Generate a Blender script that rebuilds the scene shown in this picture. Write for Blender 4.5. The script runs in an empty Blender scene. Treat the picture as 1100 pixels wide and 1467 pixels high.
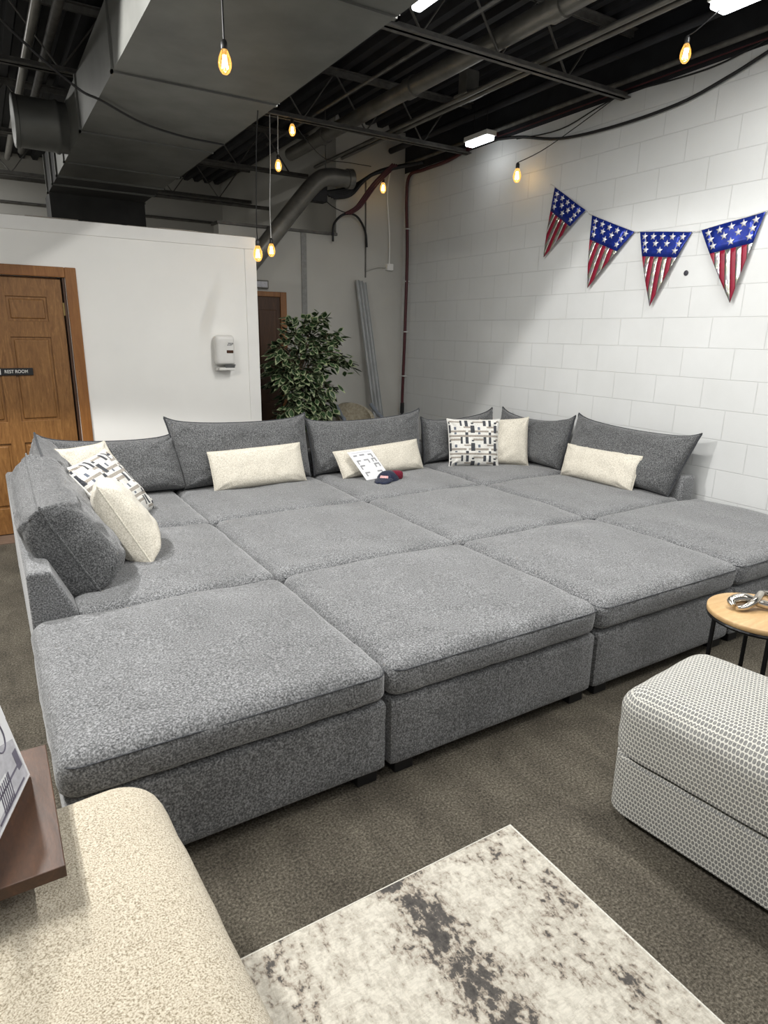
import bpy, bmesh, math, random
from mathutils import Vector, Matrix, noise
SC = bpy.context.scene
COL = SC.collection
random.seed(7)
V = Vector

# ------------------------------------------------------------------ materials
def _nt(name):
    m = bpy.data.materials.new(name); m.use_nodes = True
    nt = m.node_tree; b = nt.nodes['Principled BSDF']
    return m, nt, b
def _ramp(nt, stops, fac):
    r = nt.nodes.new('ShaderNodeValToRGB')
    el = r.color_ramp.elements
    while len(el) > 1: el.remove(el[-1])
    el[0].position = stops[0][0]; el[0].color = (*stops[0][1], 1)
    for p, c in stops[1:]:
        e = el.new(p); e.color = (*c, 1)
    nt.links.new(fac, r.inputs['Fac'])
    return r.outputs['Color']
def _coord(nt, scale=(1, 1, 1), loc=(0, 0, 0), rot=(0, 0, 0)):
    tc = nt.nodes.new('ShaderNodeTexCoord'); mp = nt.nodes.new('ShaderNodeMapping')
    mp.inputs['Scale'].default_value = scale; mp.inputs['Location'].default_value = loc; mp.inputs['Rotation'].default_value = rot
    nt.links.new(tc.outputs['Object'], mp.inputs['Vector'])
    return mp.outputs['Vector']
def _noise(nt, vec, scale, detail=3, rough=.55, dist=0):
    n = nt.nodes.new('ShaderNodeTexNoise')
    n.inputs['Scale'].default_value = scale; n.inputs['Detail'].default_value = detail
    n.inputs['Roughness'].default_value = rough; n.inputs['Distortion'].default_value = dist
    nt.links.new(vec, n.inputs['Vector'])
    return n.outputs['Fac']
def _math(nt, op, a, b=None):
    n = nt.nodes.new('ShaderNodeMath'); n.operation = op
    for i, x in enumerate((a, b)):
        if x is None: continue
        if isinstance(x, (int, float)): n.inputs[i].default_value = x
        else: nt.links.new(x, n.inputs[i])
    return n.outputs[0]
def _mix(nt, fac, a, b, mode='MIX'):
    n = nt.nodes.new('ShaderNodeMixRGB'); n.blend_type = mode
    for i, x in ((0, fac), (1, a), (2, b)):
        if isinstance(x, (int, float)): n.inputs[i].default_value = x
        elif isinstance(x, tuple): n.inputs[i].default_value = (*x, 1)
        else: nt.links.new(x, n.inputs[i])
    return n.outputs[0]
def _bump(nt, b, h, strength=.4, dist=.01):
    n = nt.nodes.new('ShaderNodeBump'); n.inputs['Strength'].default_value = strength; n.inputs['Distance'].default_value = dist
    nt.links.new(h, n.inputs['Height']); nt.links.new(n.outputs['Normal'], b.inputs['Normal'])
def plain(name, col, rough=.6, metal=0, var=.15, scale=30, bump=0, spec=.4):
    m, nt, b = _nt(name)
    v = _coord(nt)
    f = _noise(nt, v, scale, 4)
    c = _ramp(nt, [(.3, tuple(x*(1-var) for x in col)), (.7, tuple(min(1, x*(1+var)) for x in col))], f)
    nt.links.new(c, b.inputs['Base Color'])
    b.inputs['Roughness'].default_value = rough; b.inputs['Metallic'].default_value = metal
    b.inputs['Specular IOR Level'].default_value = spec
    if bump: _bump(nt, b, f, bump, .01)
    return m
def fabric(name, dark, mid, light, scale=120, bump=.5, stretch=(1, 1, 1), patch=.1, sheen=.15):
    m, nt, b = _nt(name)
    v = _coord(nt, stretch)
    f = _noise(nt, v, scale, 3, .6)
    c = _ramp(nt, [(.34, dark), (.5, mid), (.66, light)], f)
    g = _noise(nt, _coord(nt), 3.6, 4)
    gc = _ramp(nt, [(.3, (1-patch,)*3), (.7, (1+patch,)*3)], g)
    c = _mix(nt, 1.0, c, gc, 'MULTIPLY')
    nt.links.new(c, b.inputs['Base Color'])
    b.inputs['Roughness'].default_value = .95; b.inputs['Specular IOR Level'].default_value = .12
    b.inputs['Sheen Weight'].default_value = sheen; b.inputs['Sheen Roughness'].default_value = .45
    _bump(nt, b, f, bump, .006)
    return m
def emis(name, col, s):
    m, nt, b = _nt(name)
    b.inputs['Base Color'].default_value = (*col, 1)
    b.inputs['Emission Color'].default_value = (*col, 1); b.inputs['Emission Strength'].default_value = s
    return m
def wood(name, a, c, stretch=(6, 1, 6), scale=6, rough=.4, dist=2.0, spec=.5):
    m, nt, b = _nt(name)
    v = _coord(nt, stretch)
    f = _noise(nt, v, scale, 5, .6, dist)
    f2 = _noise(nt, _coord(nt, tuple(s*4 for s in stretch)), scale*3, 2, .6, .5)
    ff = _math(nt, 'ADD', _math(nt, 'MULTIPLY', f, .7), _math(nt, 'MULTIPLY', f2, .3))
    nt.links.new(_ramp(nt, [(.32, a), (.55, tuple((x+y)/2 for x, y in zip(a, c))), (.68, c)], ff), b.inputs['Base Color'])
    b.inputs['Roughness'].default_value = rough; b.inputs['Specular IOR Level'].default_value = spec
    _bump(nt, b, ff, .12, .004)
    return m

M = {}
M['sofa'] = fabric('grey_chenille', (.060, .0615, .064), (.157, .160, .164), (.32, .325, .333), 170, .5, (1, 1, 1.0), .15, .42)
M['sofa_back'] = fabric('grey_chenille_cushion', (.040, .041, .043), (.108, .110, .112), (.225, .228, .232), 170, .5, (1, 1, 1.0), .10, .3)  # sofa chenille darkened, painting in the shade on the back cushions
M['sofa_dark'] = fabric('grey_piping', (.03, .032, .036), (.05, .053, .058), (.09, .092, .1), 160, .3)
M['cream'] = fabric('cream_linen', (.50, .46, .38), (.66, .62, .53), (.78, .74, .65), 160, .35, (1, 1, 1), .05)
M['taupe'] = fabric('taupe_weave', (.24, .21, .18), (.34, .31, .27), (.45, .41, .36), 200, .4)
M['charcoal'] = fabric('charcoal_weave', (.035, .038, .045), (.06, .065, .075), (.11, .11, .12), 200, .4)
M['blueslate'] = fabric('slate_weave', (.08, .09, .12), (.13, .15, .19), (.2, .22, .26), 200, .4)
M['white_cloth'] = fabric('white_weave', (.60, .58, .54), (.74, .73, .69), (.82, .81, .77), 200, .4)
M['boucle'] = fabric('cream_boucle', (.24, .20, .135), (.52, .46, .36), (.66, .61, .50), 300, .6, (1, 1, 1), .05)
M['black'] = plain('black_paint', (.012, .012, .013), .5)
M['black_metal'] = plain('black_metal', (.015, .015, .016), .35, .6)
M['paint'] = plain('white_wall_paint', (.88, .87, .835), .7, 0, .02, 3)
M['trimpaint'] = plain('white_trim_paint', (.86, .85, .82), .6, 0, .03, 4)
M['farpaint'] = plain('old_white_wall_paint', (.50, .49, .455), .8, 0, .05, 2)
M['greypaint'] = plain('grey_strip_paint', (.28, .28, .27), .7)
M['deck'] = plain('dark_roof_deck_paint', (.022, .023, .027), .6, .2, .35, 4)
M['steel'] = plain('dusty_joist_steel', (.13, .125, .115), .6, .4, .3, 14)
M['studsteel'] = plain('bright_stud_steel', (.40, .41, .41), .4, .5, .12, 6)
M['pipe'] = plain('grey_pipe_paint', (.18, .173, .155), .36, .5, .2, 8)
M['galv'] = plain('galvanised_sheet', (.17, .172, .16), .5, .45, .2, 3, .02)
M['galvdark'] = plain('dark_duct_lining', (.03, .03, .03), .8, 0, .2, 5)  # darker matte tone for the last duct sections and the drop
M['red'] = plain('dark_red_conduit', (.07, .014, .018), .45)
M['cable'] = plain('black_cable', (.012, .012, .013), .5)
M['thread'] = plain('clear_string', (.6, .6, .58), .5)
M['oak'] = wood('golden_oak', (.15, .062, .016), (.36, .18, .058), (7, 7, .9), 4, .38, 2.5)
M['oaktrim'] = wood('oak_casing', (.20, .075, .018), (.36, .16, .045), (9, 9, .6), 4, .35, .8)
M['walnut'] = wood('dark_walnut', (.034, .014, .006), (.095, .040, .017), (3, 1, 3), 5, .5, 1.5)
M['lightoak'] = wood('light_oak', (.46, .29, .13), (.66, .45, .23), (1.2, 7, 7), 4, .45, 1.0)
M['brown'] = wood('brown_back_door', (.05, .02, .008), (.10, .045, .018), (7, 7, .9), 4, .5, 1.5)
M['white_plastic'] = plain('white_plastic', (.72, .71, .68), .3, 0, .02)
M['grey_plastic'] = plain('grey_plastic', (.15, .155, .155), .4)
M['amber'] = plain('amber_window', (.06, .025, .012), .2)
M['ink'] = plain('dark_ink', (.04, .04, .05), .6)
M['greyink'] = plain('grey_ink', (.3, .3, .31), .6)
M['paper'] = plain('white_paper', (.80, .81, .83), .5, 0, .01)
M['palegrey'] = plain('pale_grey_print', (.52, .52, .56), .5, 0, .2, 40)
M['violetink'] = plain('violet_grey_print', (.16, .15, .2), .5)
M['blue'] = plain('blue_foil', (.012, .03, .25), .28, .4, .35, 25)
M['redfoil'] = plain('red_foil', (.24, .008, .03), .4, .1, .15, 20)
M['leaf'] = plain('dark_green_leaf', (.028, .062, .022), .4, 0, .5, 9)
M['leafedge'] = plain('cream_leaf_edge', (.33, .38, .22), .45, 0, .15)
M['bark'] = plain('brown_bark', (.09, .06, .035), .9, 0, .4)
M['soil'] = plain('dark_soil', (.03, .022, .015), .95)
M['navy'] = fabric('navy_cloth', (.008, .01, .02), (.018, .022, .045), (.06, .07, .11), 260, .4)
M['maroon'] = fabric('maroon_cloth', (.09, .006, .016), (.16, .012, .03), (.22, .03, .05), 200, .4)
M['pink'] = fabric('pink_white_patch', (.55, .06, .08), (.7, .4, .4), (.85, .75, .72), 330, .3)
M['tan'] = fabric('tan_vinyl', (.30, .26, .19), (.38, .34, .26), (.44, .40, .31), 40, .15)
M['greychair'] = plain('blue_grey_arm', (.17, .19, .22), .4)
M['chrome'] = plain('polished_silver', (.60, .56, .50), .2, 1.0, .2, 14, .08)
M['socket'] = plain('bulb_socket', (.02, .02, .02), .4)
M['brass'] = plain('bulb_brass', (.35, .25, .1), .3, .8)
M['led'] = emis('led_diffuser', (.93, .97, 1.0), 6)
M['filament'] = emis('hot_filament', (1.0, .78, .42), 17)
M['threshold'] = plain('brown_threshold', (.16, .11, .08), .6)

def m_bulb():
    m, nt, b = _nt('amber_bulb_glass')
    out = nt.nodes['Material Output']
    tr = nt.nodes.new('ShaderNodeBsdfTransparent'); tr.inputs[0].default_value = (1, .86, .6, 1)
    gl = nt.nodes.new('ShaderNodeBsdfGlossy'); gl.inputs['Roughness'].default_value = .08
    em = nt.nodes.new('ShaderNodeEmission'); em.inputs[0].default_value = (1, .50, .12, 1); em.inputs[1].default_value = .38
    ad = nt.nodes.new('ShaderNodeAddShader')
    fr = nt.nodes.new('ShaderNodeFresnel'); fr.inputs[0].default_value = 1.45
    mx = nt.nodes.new('ShaderNodeMixShader')
    nt.links.new(fr.outputs[0], mx.inputs[0]); nt.links.new(tr.outputs[0], mx.inputs[1]); nt.links.new(gl.outputs[0], mx.inputs[2])
    nt.links.new(mx.outputs[0], ad.inputs[0]); nt.links.new(em.outputs[0], ad.inputs[1]); nt.links.new(ad.outputs[0], out.inputs['Surface'])
    return m
M['bulb'] = m_bulb()

def m_silver():
    m, nt, b = _nt('holographic_silver')
    f = _noise(nt, _coord(nt), 22, 3, .6, 1)
    c = _ramp(nt, [(.25, (.55, .56, .6)), (.42, (.78, .62, .78)), (.5, (.62, .8, .66)), (.58, (.85, .82, .55)), (.75, (.8, .82, .85))], f)
    nt.links.new(_mix(nt, .5, c, (.5, .5, .52)), b.inputs['Base Color'])
    b.inputs['Metallic'].default_value = .9; b.inputs['Roughness'].default_value = .3
    _bump(nt, b, f, .6, .01)
    return m
M['silver'] = m_silver()
M['star'] = plain('white_star_foil', (.74, .73, .76), .35, .35, .22, 45)

def m_carpet():
    m, nt, b = _nt('dark_grey_carpet')
    v = _coord(nt)
    f = _noise(nt, v, 130, 3, .7)
    g = _noise(nt, _coord(nt, (1, .5, 1)), 7, 4, .6, .6)
    c = _ramp(nt, [(.3, (.038, .034, .028)), (.5, (.108, .097, .079)), (.7, (.22, .20, .166))], f)
    gc = _ramp(nt, [(.3, (.72, .71, .70)), (.7, (1.25, 1.24, 1.2))], g)
    nt.links.new(_mix(nt, 1, c, gc, 'MULTIPLY'), b.inputs['Base Color'])
    b.inputs['Roughness'].default_value = 1; b.inputs['Specular IOR Level'].default_value = .05
    _bump(nt, b, f, .8, .01)
    return m
M['carpet'] = m_carpet()

def m_block(name, base, y0, w, z0, h):
    # painted concrete block: running bond, joints in the wall's own y and z
    m, nt, b = _nt(name)
    tc = nt.nodes.new('ShaderNodeTexCoord'); sp = nt.nodes.new('ShaderNodeSeparateXYZ'); cb = nt.nodes.new('ShaderNodeCombineXYZ')
    nt.links.new(tc.outputs['Object'], sp.inputs[0])
    nt.links.new(_math(nt, 'ADD', sp.outputs['Y'], -y0 + w/2 + 40*w), cb.inputs['X'])
    nt.links.new(_math(nt, 'ADD', sp.outputs['Z'], -z0 + 20*h), cb.inputs['Y'])
    br = nt.nodes.new('ShaderNodeTexBrick')
    br.inputs['Scale'].default_value = 1; br.inputs['Brick Width'].default_value = w; br.inputs['Row Height'].default_value = h
    br.inputs['Mortar Size'].default_value = .0035; br.inputs['Mortar Smooth'].default_value = .35
    br.inputs['Color1'].default_value = (*base, 1); br.inputs['Color2'].default_value = (*[x*.985 for x in base], 1)
    br.inputs['Mortar'].default_value = (*[x*.90 for x in base], 1)
    nt.links.new(cb.outputs[0], br.inputs['Vector'])
    n2 = _noise(nt, _coord(nt), 3, 4)
    c = _mix(nt, 1, br.outputs['Color'], _ramp(nt, [(.3, (.96, .96, .955)), (.7, (1.02, 1.02, 1.02))], n2), 'MULTIPLY')
    nt.links.new(c, b.inputs['Base Color'])
    b.inputs['Roughness'].default_value = .55
    n = _noise(nt, _coord(nt), 90, 3)
    h_ = _math(nt, 'ADD', _math(nt, 'MULTIPLY', br.outputs['Fac'], -1.0), _math(nt, 'MULTIPLY', n, .10))
    _bump(nt, b, h_, .55, .012)
    return m
M['block'] = m_block('painted_block', (.675, .685, .68), 3.634, .3765, .0466, .2032)

def m_rug():
    m, nt, b = _nt('distressed_rug_pile')
    tc = nt.nodes.new('ShaderNodeTexCoord'); sp = nt.nodes.new('ShaderNodeSeparateXYZ')
    nt.links.new(tc.outputs['Object'], sp.inputs[0])
    X = sp.outputs['X']
    wob = _math(nt, 'MULTIPLY', _math(nt, 'SUBTRACT', _noise(nt, _coord(nt), 3.5, 3), .5), .22)
    xw = _math(nt, 'ADD', X, wob)
    def band(c, w, a):
        d = _math(nt, 'ABSOLUTE', _math(nt, 'SUBTRACT', xw, c))
        t = _math(nt, 'MAXIMUM', _math(nt, 'SUBTRACT', 1, _math(nt, 'DIVIDE', d, w)), 0)
        return _math(nt, 'MULTIPLY', t, a)
    dens = _math(nt, 'ADD', band(.83, .135, .235), band(1.16, .10, .085))
    dens = _math(nt, 'ADD', dens, band(.45, .10, .06))
    dens = _math(nt, 'ADD', dens, band(.03, .16, .2))
    f = _noise(nt, _coord(nt, (1.2, .8, 1)), 44, 7, .66, .25)
    big = _noise(nt, _coord(nt), 9, 4)
    val = _math(nt, 'ADD', _math(nt, 'ADD', f, dens), _math(nt, 'MULTIPLY', _math(nt, 'SUBTRACT', big, .56), .42))
    c1 = _ramp(nt, [(.0, (.60, .57, .50)), (.40, (.565, .535, .465)), (.50, (.46, .43, .37)), (.585, (.40, .37, .315)), (.588, (.33, .29, .24)), (.655, (.23, .20, .165)), (.660, (.10, .092, .085)), (.9, (.05, .047, .045))], val)
    g = _noise(nt, _coord(nt, (1, 3, 1)), 60, 3)
    c = _mix(nt, 1, c1, _ramp(nt, [(.3, (.88, .88, .88)), (.7, (1.06, 1.06, 1.06))], g), 'MULTIPLY')
    nt.links.new(c, b.inputs['Base Color']); b.inputs['Roughness'].default_value = .95; b.inputs['Specular IOR Level'].default_value = .1
    _bump(nt, b, _math(nt, 'ADD', g, _math(nt, 'MULTIPLY', f, .5)), .35, .006)
    return m
M['rug'] = m_rug()
M['rugedge'] = fabric('rug_binding', (.5, .48, .43), (.66, .64, .58), (.74, .72, .66), 200, .4)

def m_lattice():
    # chunky chain weave: pale yarn loops round small grey ovals, mapped on the dominant face
    m, nt, b = _nt('chain_weave')
    tc = nt.nodes.new('ShaderNodeTexCoord'); sp = nt.nodes.new('ShaderNodeSeparateXYZ'); nt.links.new(tc.outputs['Object'], sp.inputs[0])
    ns = nt.nodes.new('ShaderNodeSeparateXYZ'); nt.links.new(tc.outputs['Normal'], ns.inputs[0])
    ax = _math(nt, 'ABSOLUTE', ns.outputs['X']); ay = _math(nt, 'ABSOLUTE', ns.outputs['Y'])
    sideY = _math(nt, 'GREATER_THAN', ay, .72)          # end faces use x, all others use y
    u = _math(nt, 'ADD', _math(nt, 'MULTIPLY', sp.outputs['Y'], _math(nt, 'SUBTRACT', 1, sideY)), _math(nt, 'MULTIPLY', sp.outputs['X'], sideY))
    top = _math(nt, 'GREATER_THAN', ns.outputs['Z'], .72)
    w = _math(nt, 'ADD', _math(nt, 'MULTIPLY', sp.outputs['Z'], _math(nt, 'SUBTRACT', 1, top)), _math(nt, 'MULTIPLY', sp.outputs['X'], top))
    ps, pr = .0108, .0150
    row = _math(nt, 'DIVIDE', _math(nt, 'ADD', w, 5), pr)
    rid = _math(nt, 'FLOOR', row)
    off = _math(nt, 'MULTIPLY', _math(nt, 'MODULO', rid, 2), .5)
    uu = _math(nt, 'ADD', _math(nt, 'DIVIDE', _math(nt, 'ADD', u, 5), ps), off)
    fu = _math(nt, 'SUBTRACT', _math(nt, 'FRACT', uu), .5); fv = _math(nt, 'SUBTRACT', _math(nt, 'FRACT', row), .5)
    r2 = _math(nt, 'ADD', _math(nt, 'POWER', _math(nt, 'ABSOLUTE', _math(nt, 'DIVIDE', fu, .41)), 2.8), _math(nt, 'POWER', _math(nt, 'ABSOLUTE', _math(nt, 'DIVIDE', fv, .425)), 2.8))
    mask = _ramp(nt, [(.75, (0, 0, 0)), (1.0, (1, 1, 1))], _math(nt, 'MULTIPLY', r2, .9))
    n = _noise(nt, _coord(nt), 240, 3)
    grey = _ramp(nt, [(.3, (.15, .15, .145)), (.7, (.30, .30, .29))], n)
    pale = _ramp(nt, [(.3, (.54, .53, .48)), (.7, (.74, .725, .67))], n)
    nt.links.new(_mix(nt, mask, grey, pale), b.inputs['Base Color'])
    b.inputs['Roughness'].default_value = .9; b.inputs['Specular IOR Level'].default_value = .15
    _bump(nt, b, mask, .6, .006)
    return m
M['lattice'] = m_lattice()

# ------------------------------------------------------------------ mesh builder
class MB:
    def __init__(s): s.v = []; s.f = []; s.mi = []
    def add(s, vs, fs, mi=0):
        o = len(s.v); s.v += [V(p) for p in vs]
        s.f += [tuple(i+o for i in f) for f in fs]; s.mi += [mi]*len(fs)
        return s
    def box(s, x0, x1, y0, y1, z0, z1, mi=0, c=0.0):
        if c <= 0:
            vs = [(x, y, z) for x in (x0, x1) for y in (y0, y1) for z in (z0, z1)]
            fs = [(0, 1, 3, 2), (4, 6, 7, 5), (0, 4, 5, 1), (2, 3, 7, 6), (0, 2, 6, 4), (1, 5, 7, 3)]
            return s.add(vs, fs, mi)
        bm = bmesh.new(); bmesh.ops.create_cube(bm, size=1)
        for q in bm.verts:
            q.co = V(((x0+x1)/2+q.co.x*(x1-x0), (y0+y1)/2+q.co.y*(y1-y0), (z0+z1)/2+q.co.z*(z1-z0)))
        bmesh.ops.bevel(bm, geom=list(bm.edges), offset=c, segments=3, affect='EDGES', profile=.5)
        bm.verts.index_update()
        s.add([q.co.copy() for q in bm.verts], [[q.index for q in f.verts] for f in bm.faces], mi); bm.free(); return s
    def obox(s, p0, p1, w, h, up=(0, 0, 1), mi=0):
        # bar of rectangular section from p0 to p1
        p0, p1 = V(p0), V(p1); d = (p1-p0).normalized(); u = V(up)
        if abs(d.dot(u)) > .98: u = V((1, 0, 0))
        a = d.cross(u).normalized(); b = a.cross(d)
        vs = [p+a*w/2*i+b*h/2*j for p in (p0, p1) for i in (-1, 1) for j in (-1, 1)]
        return s.add(vs, [(0, 1, 3, 2), (4, 6, 7, 5), (0, 4, 5, 1), (2, 3, 7, 6), (0, 2, 6, 4), (1, 5, 7, 3)], mi)
    def tube(s, pts, r, seg=8, mi=0, smooth=0, closed=False):
        P = [V(p) for p in pts]
        R = list(r) if isinstance(r, (list, tuple)) else [r]*len(P)
        if smooth:
            Q = []; RR = []
            n = len(P)
            for i in range(n if closed else n-1):
                g = lambda k: P[k % n] if closed else P[max(0, min(n-1, k))]
                a, b, c, d = g(i-1), g(i), g(i+1), g(i+2)
                for k in range(smooth):
                    t = k/smooth
                    Q.append(.5*((2*b)+(c-a)*t+(2*a-5*b+4*c-d)*t*t+(3*b-a-3*c+d)*t**3)); RR.append(R[i]*(1-t)+R[(i+1) % n]*t)
            if not closed: Q.append(P[-1]); RR.append(R[-1])
            P, R = Q, RR
        n = len(P); vs = []; prev = None
        for i in range(n):
            a = P[(i-1) % n] if (closed or i > 0) else P[i]; b = P[(i+1) % n] if (closed or i < n-1) else P[i]
            t = (b-a).normalized() if (b-a).length > 1e-9 else V((0, 0, 1))
            if prev is None:
                u = t.orthogonal().normalized()
            else:
                u = prev-t*prev.dot(t)
                u = u.normalized() if u.length > 1e-6 else t.orthogonal().normalized()
            prev = u; w = t.cross(u)
            vs += [P[i]+(u*math.cos(2*math.pi*k/seg)+w*math.sin(2*math.pi*k/seg))*R[i] for k in range(seg)]
        fs = []
        for i in range(n if closed else n-1):
            j = (i+1) % n
            fs += [(i*seg+k, i*seg+(k+1) % seg, j*seg+(k+1) % seg, j*seg+k) for k in range(seg)]
        if not closed: fs += [tuple(range(seg-1, -1, -1)), tuple((n-1)*seg+k for k in range(seg))]
        return s.add(vs, fs, mi)
    def lathe(s, prof, c=(0, 0, 0), seg=24, mi=0):
        c = V(c); vs = []; n = len(prof)
        for r, z in prof: vs += [c+V((r*math.cos(2*math.pi*k/seg), r*math.sin(2*math.pi*k/seg), z)) for k in range(seg)]
        fs = [(i*seg+k, i*seg+(k+1) % seg, (i+1)*seg+(k+1) % seg, (i+1)*seg+k) for i in range(n-1) for k in range(seg)]
        fs += [tuple(range(seg-1, -1, -1)), tuple((n-1)*seg+k for k in range(seg))]
        return s.add(vs, fs, mi)
    def prism(s, poly, ext, mi=0):
        # poly: 3d points in a plane, ext: extrusion vector
        n = len(poly); e = V(ext)
        vs = [V(p) for p in poly]+[V(p)+e for p in poly]
        fs = [tuple(range(n)), tuple(range(2*n-1, n-1, -1))]+[(i, i+n, (i+1) % n+n, (i+1) % n) for i in range(n)]
        return s.add(vs, fs, mi)
    def build(s, name, mats, parent=None, smooth=False, origin=None, weld=False):
        if not isinstance(mats, (list, tuple)): mats = [mats]
        if origin is None: origin = V((0, 0, 0))
        origin = V(origin)
        base = V(parent['_o']) if parent is not None and '_o' in parent else V((0, 0, 0))
        o_w = origin if parent is None else base
        me = bpy.data.meshes.new(name)
        me.from_pydata([p-o_w for p in s.v], [], s.f)
        for m in mats: me.materials.append(m)
        me.polygons.foreach_set('material_index', s.mi)
        bm = bmesh.new(); bm.from_mesh(me)
        if weld: bmesh.ops.remove_doubles(bm, verts=list(bm.verts), dist=1e-5)
        bmesh.ops.recalc_face_normals(bm, faces=list(bm.faces)); bm.to_mesh(me); bm.free()
        if smooth:
            me.polygons.foreach_set('use_smooth', [True]*len(me.polygons))
            me.set_sharp_from_angle(angle=math.radians(50))
        o = bpy.data.objects.new(name, me); COL.objects.link(o)
        if parent is not None: o.parent = parent
        else: o.location = origin
        o['_o'] = tuple(o_w)
        return o
def tag(o, label, cat, group=None):
    o['label'] = label; o['category'] = cat
    if group: o['group'] = group
    return o
def struct(o): o['kind'] = 'structure'; return o
def thing(name, label, cat, loc, group=None):
    o = bpy.data.objects.new(name, None); COL.objects.link(o); o.location = loc; o['_o'] = tuple(loc)
    o.empty_display_size = .1
    return tag(o, label, cat, group)

def softbox(mb, x0, x1, y0, y1, z0, z1, r, crown=0., bulge=0., n=22, seed=0, amp=.004, plan=None, mi=0, round_bottom=None):
    """upholstered block: rounded edges, domed top, slightly swollen sides"""
    c = V(((x0+x1)/2, (y0+y1)/2, (z0+z1)/2)); h = V(((x1-x0)/2, (y1-y0)/2, (z1-z0)/2))
    pr = plan or r
    def par(k):
        t = -1+2*k/n
        return math.copysign(1-(1-abs(t))**1.7, t)
    done = {}
    def pt(p):
        p = V((p[0]*h.x, p[1]*h.y, p[2]*h.z))
        key = (round(p.x, 5), round(p.y, 5), round(p.z, 5))
        rr = V((pr, pr, r if p.z > 0 or round_bottom is None else round_bottom))
        inn = V([max(-(h[i]-rr[i]), min(h[i]-rr[i], p[i])) for i in range(3)])
        d = p-inn
        dn = V((d.x/rr.x, d.y/rr.y, d.z/rr.z))
        if dn.length > 1e-9:
            dn = dn.normalized()*max(abs(dn.x), abs(dn.y), abs(dn.z)) if False else dn.normalized()
            q = inn+V((dn.x*rr.x, dn.y*rr.y, dn.z*rr.z))
        else: q = inn
        u, v, w = q.x/h.x, q.y/h.y, q.z/h.z
        fu, fv = max(0, 1-u**2), max(0, 1-v**2)
        if w > 0: q.z += crown*(fu**.6)*(fv**.6)*max(0, w)
        q.x += bulge*math.copysign(1, u)*(abs(u)**6)*fv**.5*max(0, 1-w*w)
        q.y += bulge*math.copysign(1, v)*(abs(v)**6)*fu**.5*max(0, 1-w*w)
        nz = noise.noise((q+c)*4+V((seed*3.1, seed, 0)))
        nz2 = noise.noise((q+c)*13+V((seed, 0, seed*2)))
        if w > 0: q.z += amp*(nz*1.4+nz2*.4)*max(0, w)
        q += V((u**5, v**5, 0))*amp*nz2
        return q+c
    for ax in range(3):
        for sg in (-1, 1):
            vs = []; fs = []
            for i in range(n+1):
                for j in range(n+1):
                    p = [0, 0, 0]; p[ax] = sg; p[(ax+1) % 3] = par(i); p[(ax+2) % 3] = par(j)
                    vs.append(pt(p))
            for i in range(n):
                for j in range(n):
                    a = i*(n+1)+j
                    f = (a, a+n+1, a+n+2, a+1)
                    fs.append(f if sg > 0 else f[::-1])
            mb.add(vs, fs, mi)
    return pt

def piping_loop(x0, x1, y0, y1, z, r, rad=.003, zfun=None):
    mb = MB(); pts = []
    for cx, cy, a0 in ((x1-r, y1-r, 0), (x0+r, y1-r, 90), (x0+r, y0+r, 180), (x1-r, y0+r, 270)):
        for k in range(5):
            a = math.radians(a0+k*22.5); pts.append((cx+r*math.cos(a), cy+r*math.sin(a), z))
    mb.tube(pts, rad, 6, closed=True); return mb

# ------------------------------------------------------------------ room shell
XW, YF = 4.255, 6.56
b = MB(); b.box(-4.2, XW+.2, -4, 12, -.08, 0); struct(b.build('floor', M['carpet']))
b = MB(); b.box(XW, XW+.2, -4, YF+.02, 0, 3.235); struct(b.build('wall_right', M['block']))
b = MB(); b.box(XW+.004, XW+.2, -4, YF+.02, 3.235, 3.70); struct(b.build('wall_right_top_band', M['deck']))
# partition with door opening (x -.27 .. .59, z to 1.885)
yp = 5.42
b = MB()
b.box(.59, 2.054, yp, yp+.12, 0, 2.27); b.box(-3.9, -.27, yp, yp+.12, 0, 2.27); b.box(-.27, .59, yp, yp+.12, 1.885, 2.27)
struct(b.build('wall_back_partition', M['paint']))
b = MB(); b.box(-3.9, 2.056, yp-.008, yp, 2.185, 2.276, c=.002); struct(b.build('trim_1', M['trimpaint']))
b = MB(); b.box(1.957, 2.056, yp-.008, yp, 0, 2.183, c=.002); struct(b.build('trim_2', M['trimpaint']))
b = MB()
random.seed(3)
x = -3.9
while x < 2.03:
    w = random.uniform(.05, .35); b.box(x, min(x+w, 2.05), yp+.005, yp+.115, 2.277, 2.277+random.uniform(.002, .009)); x += w+random.uniform(0, .05)
struct(b.build('trim_3', M['taupe']))
# low far wall with opening above it on the left, full height towards the corner
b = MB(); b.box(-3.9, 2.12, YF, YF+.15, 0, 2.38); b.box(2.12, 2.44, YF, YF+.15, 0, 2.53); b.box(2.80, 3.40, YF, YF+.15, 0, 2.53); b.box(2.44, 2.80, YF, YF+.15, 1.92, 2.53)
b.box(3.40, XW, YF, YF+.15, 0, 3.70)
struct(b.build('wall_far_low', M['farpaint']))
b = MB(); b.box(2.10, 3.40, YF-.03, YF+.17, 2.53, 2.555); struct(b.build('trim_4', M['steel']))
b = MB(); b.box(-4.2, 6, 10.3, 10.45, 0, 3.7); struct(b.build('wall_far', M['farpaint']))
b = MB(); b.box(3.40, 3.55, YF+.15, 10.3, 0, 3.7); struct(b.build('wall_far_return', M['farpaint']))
b = MB(); b.box(-4.2, -4.05, -4, 10.3, 0, 3.7); struct(b.build('wall_left', M['paint']))
b = MB(); b.box(2.985, 3.045, YF-.012, YF, 0, 2.53); struct(b.build('trim_5', M['greypaint']))
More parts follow.
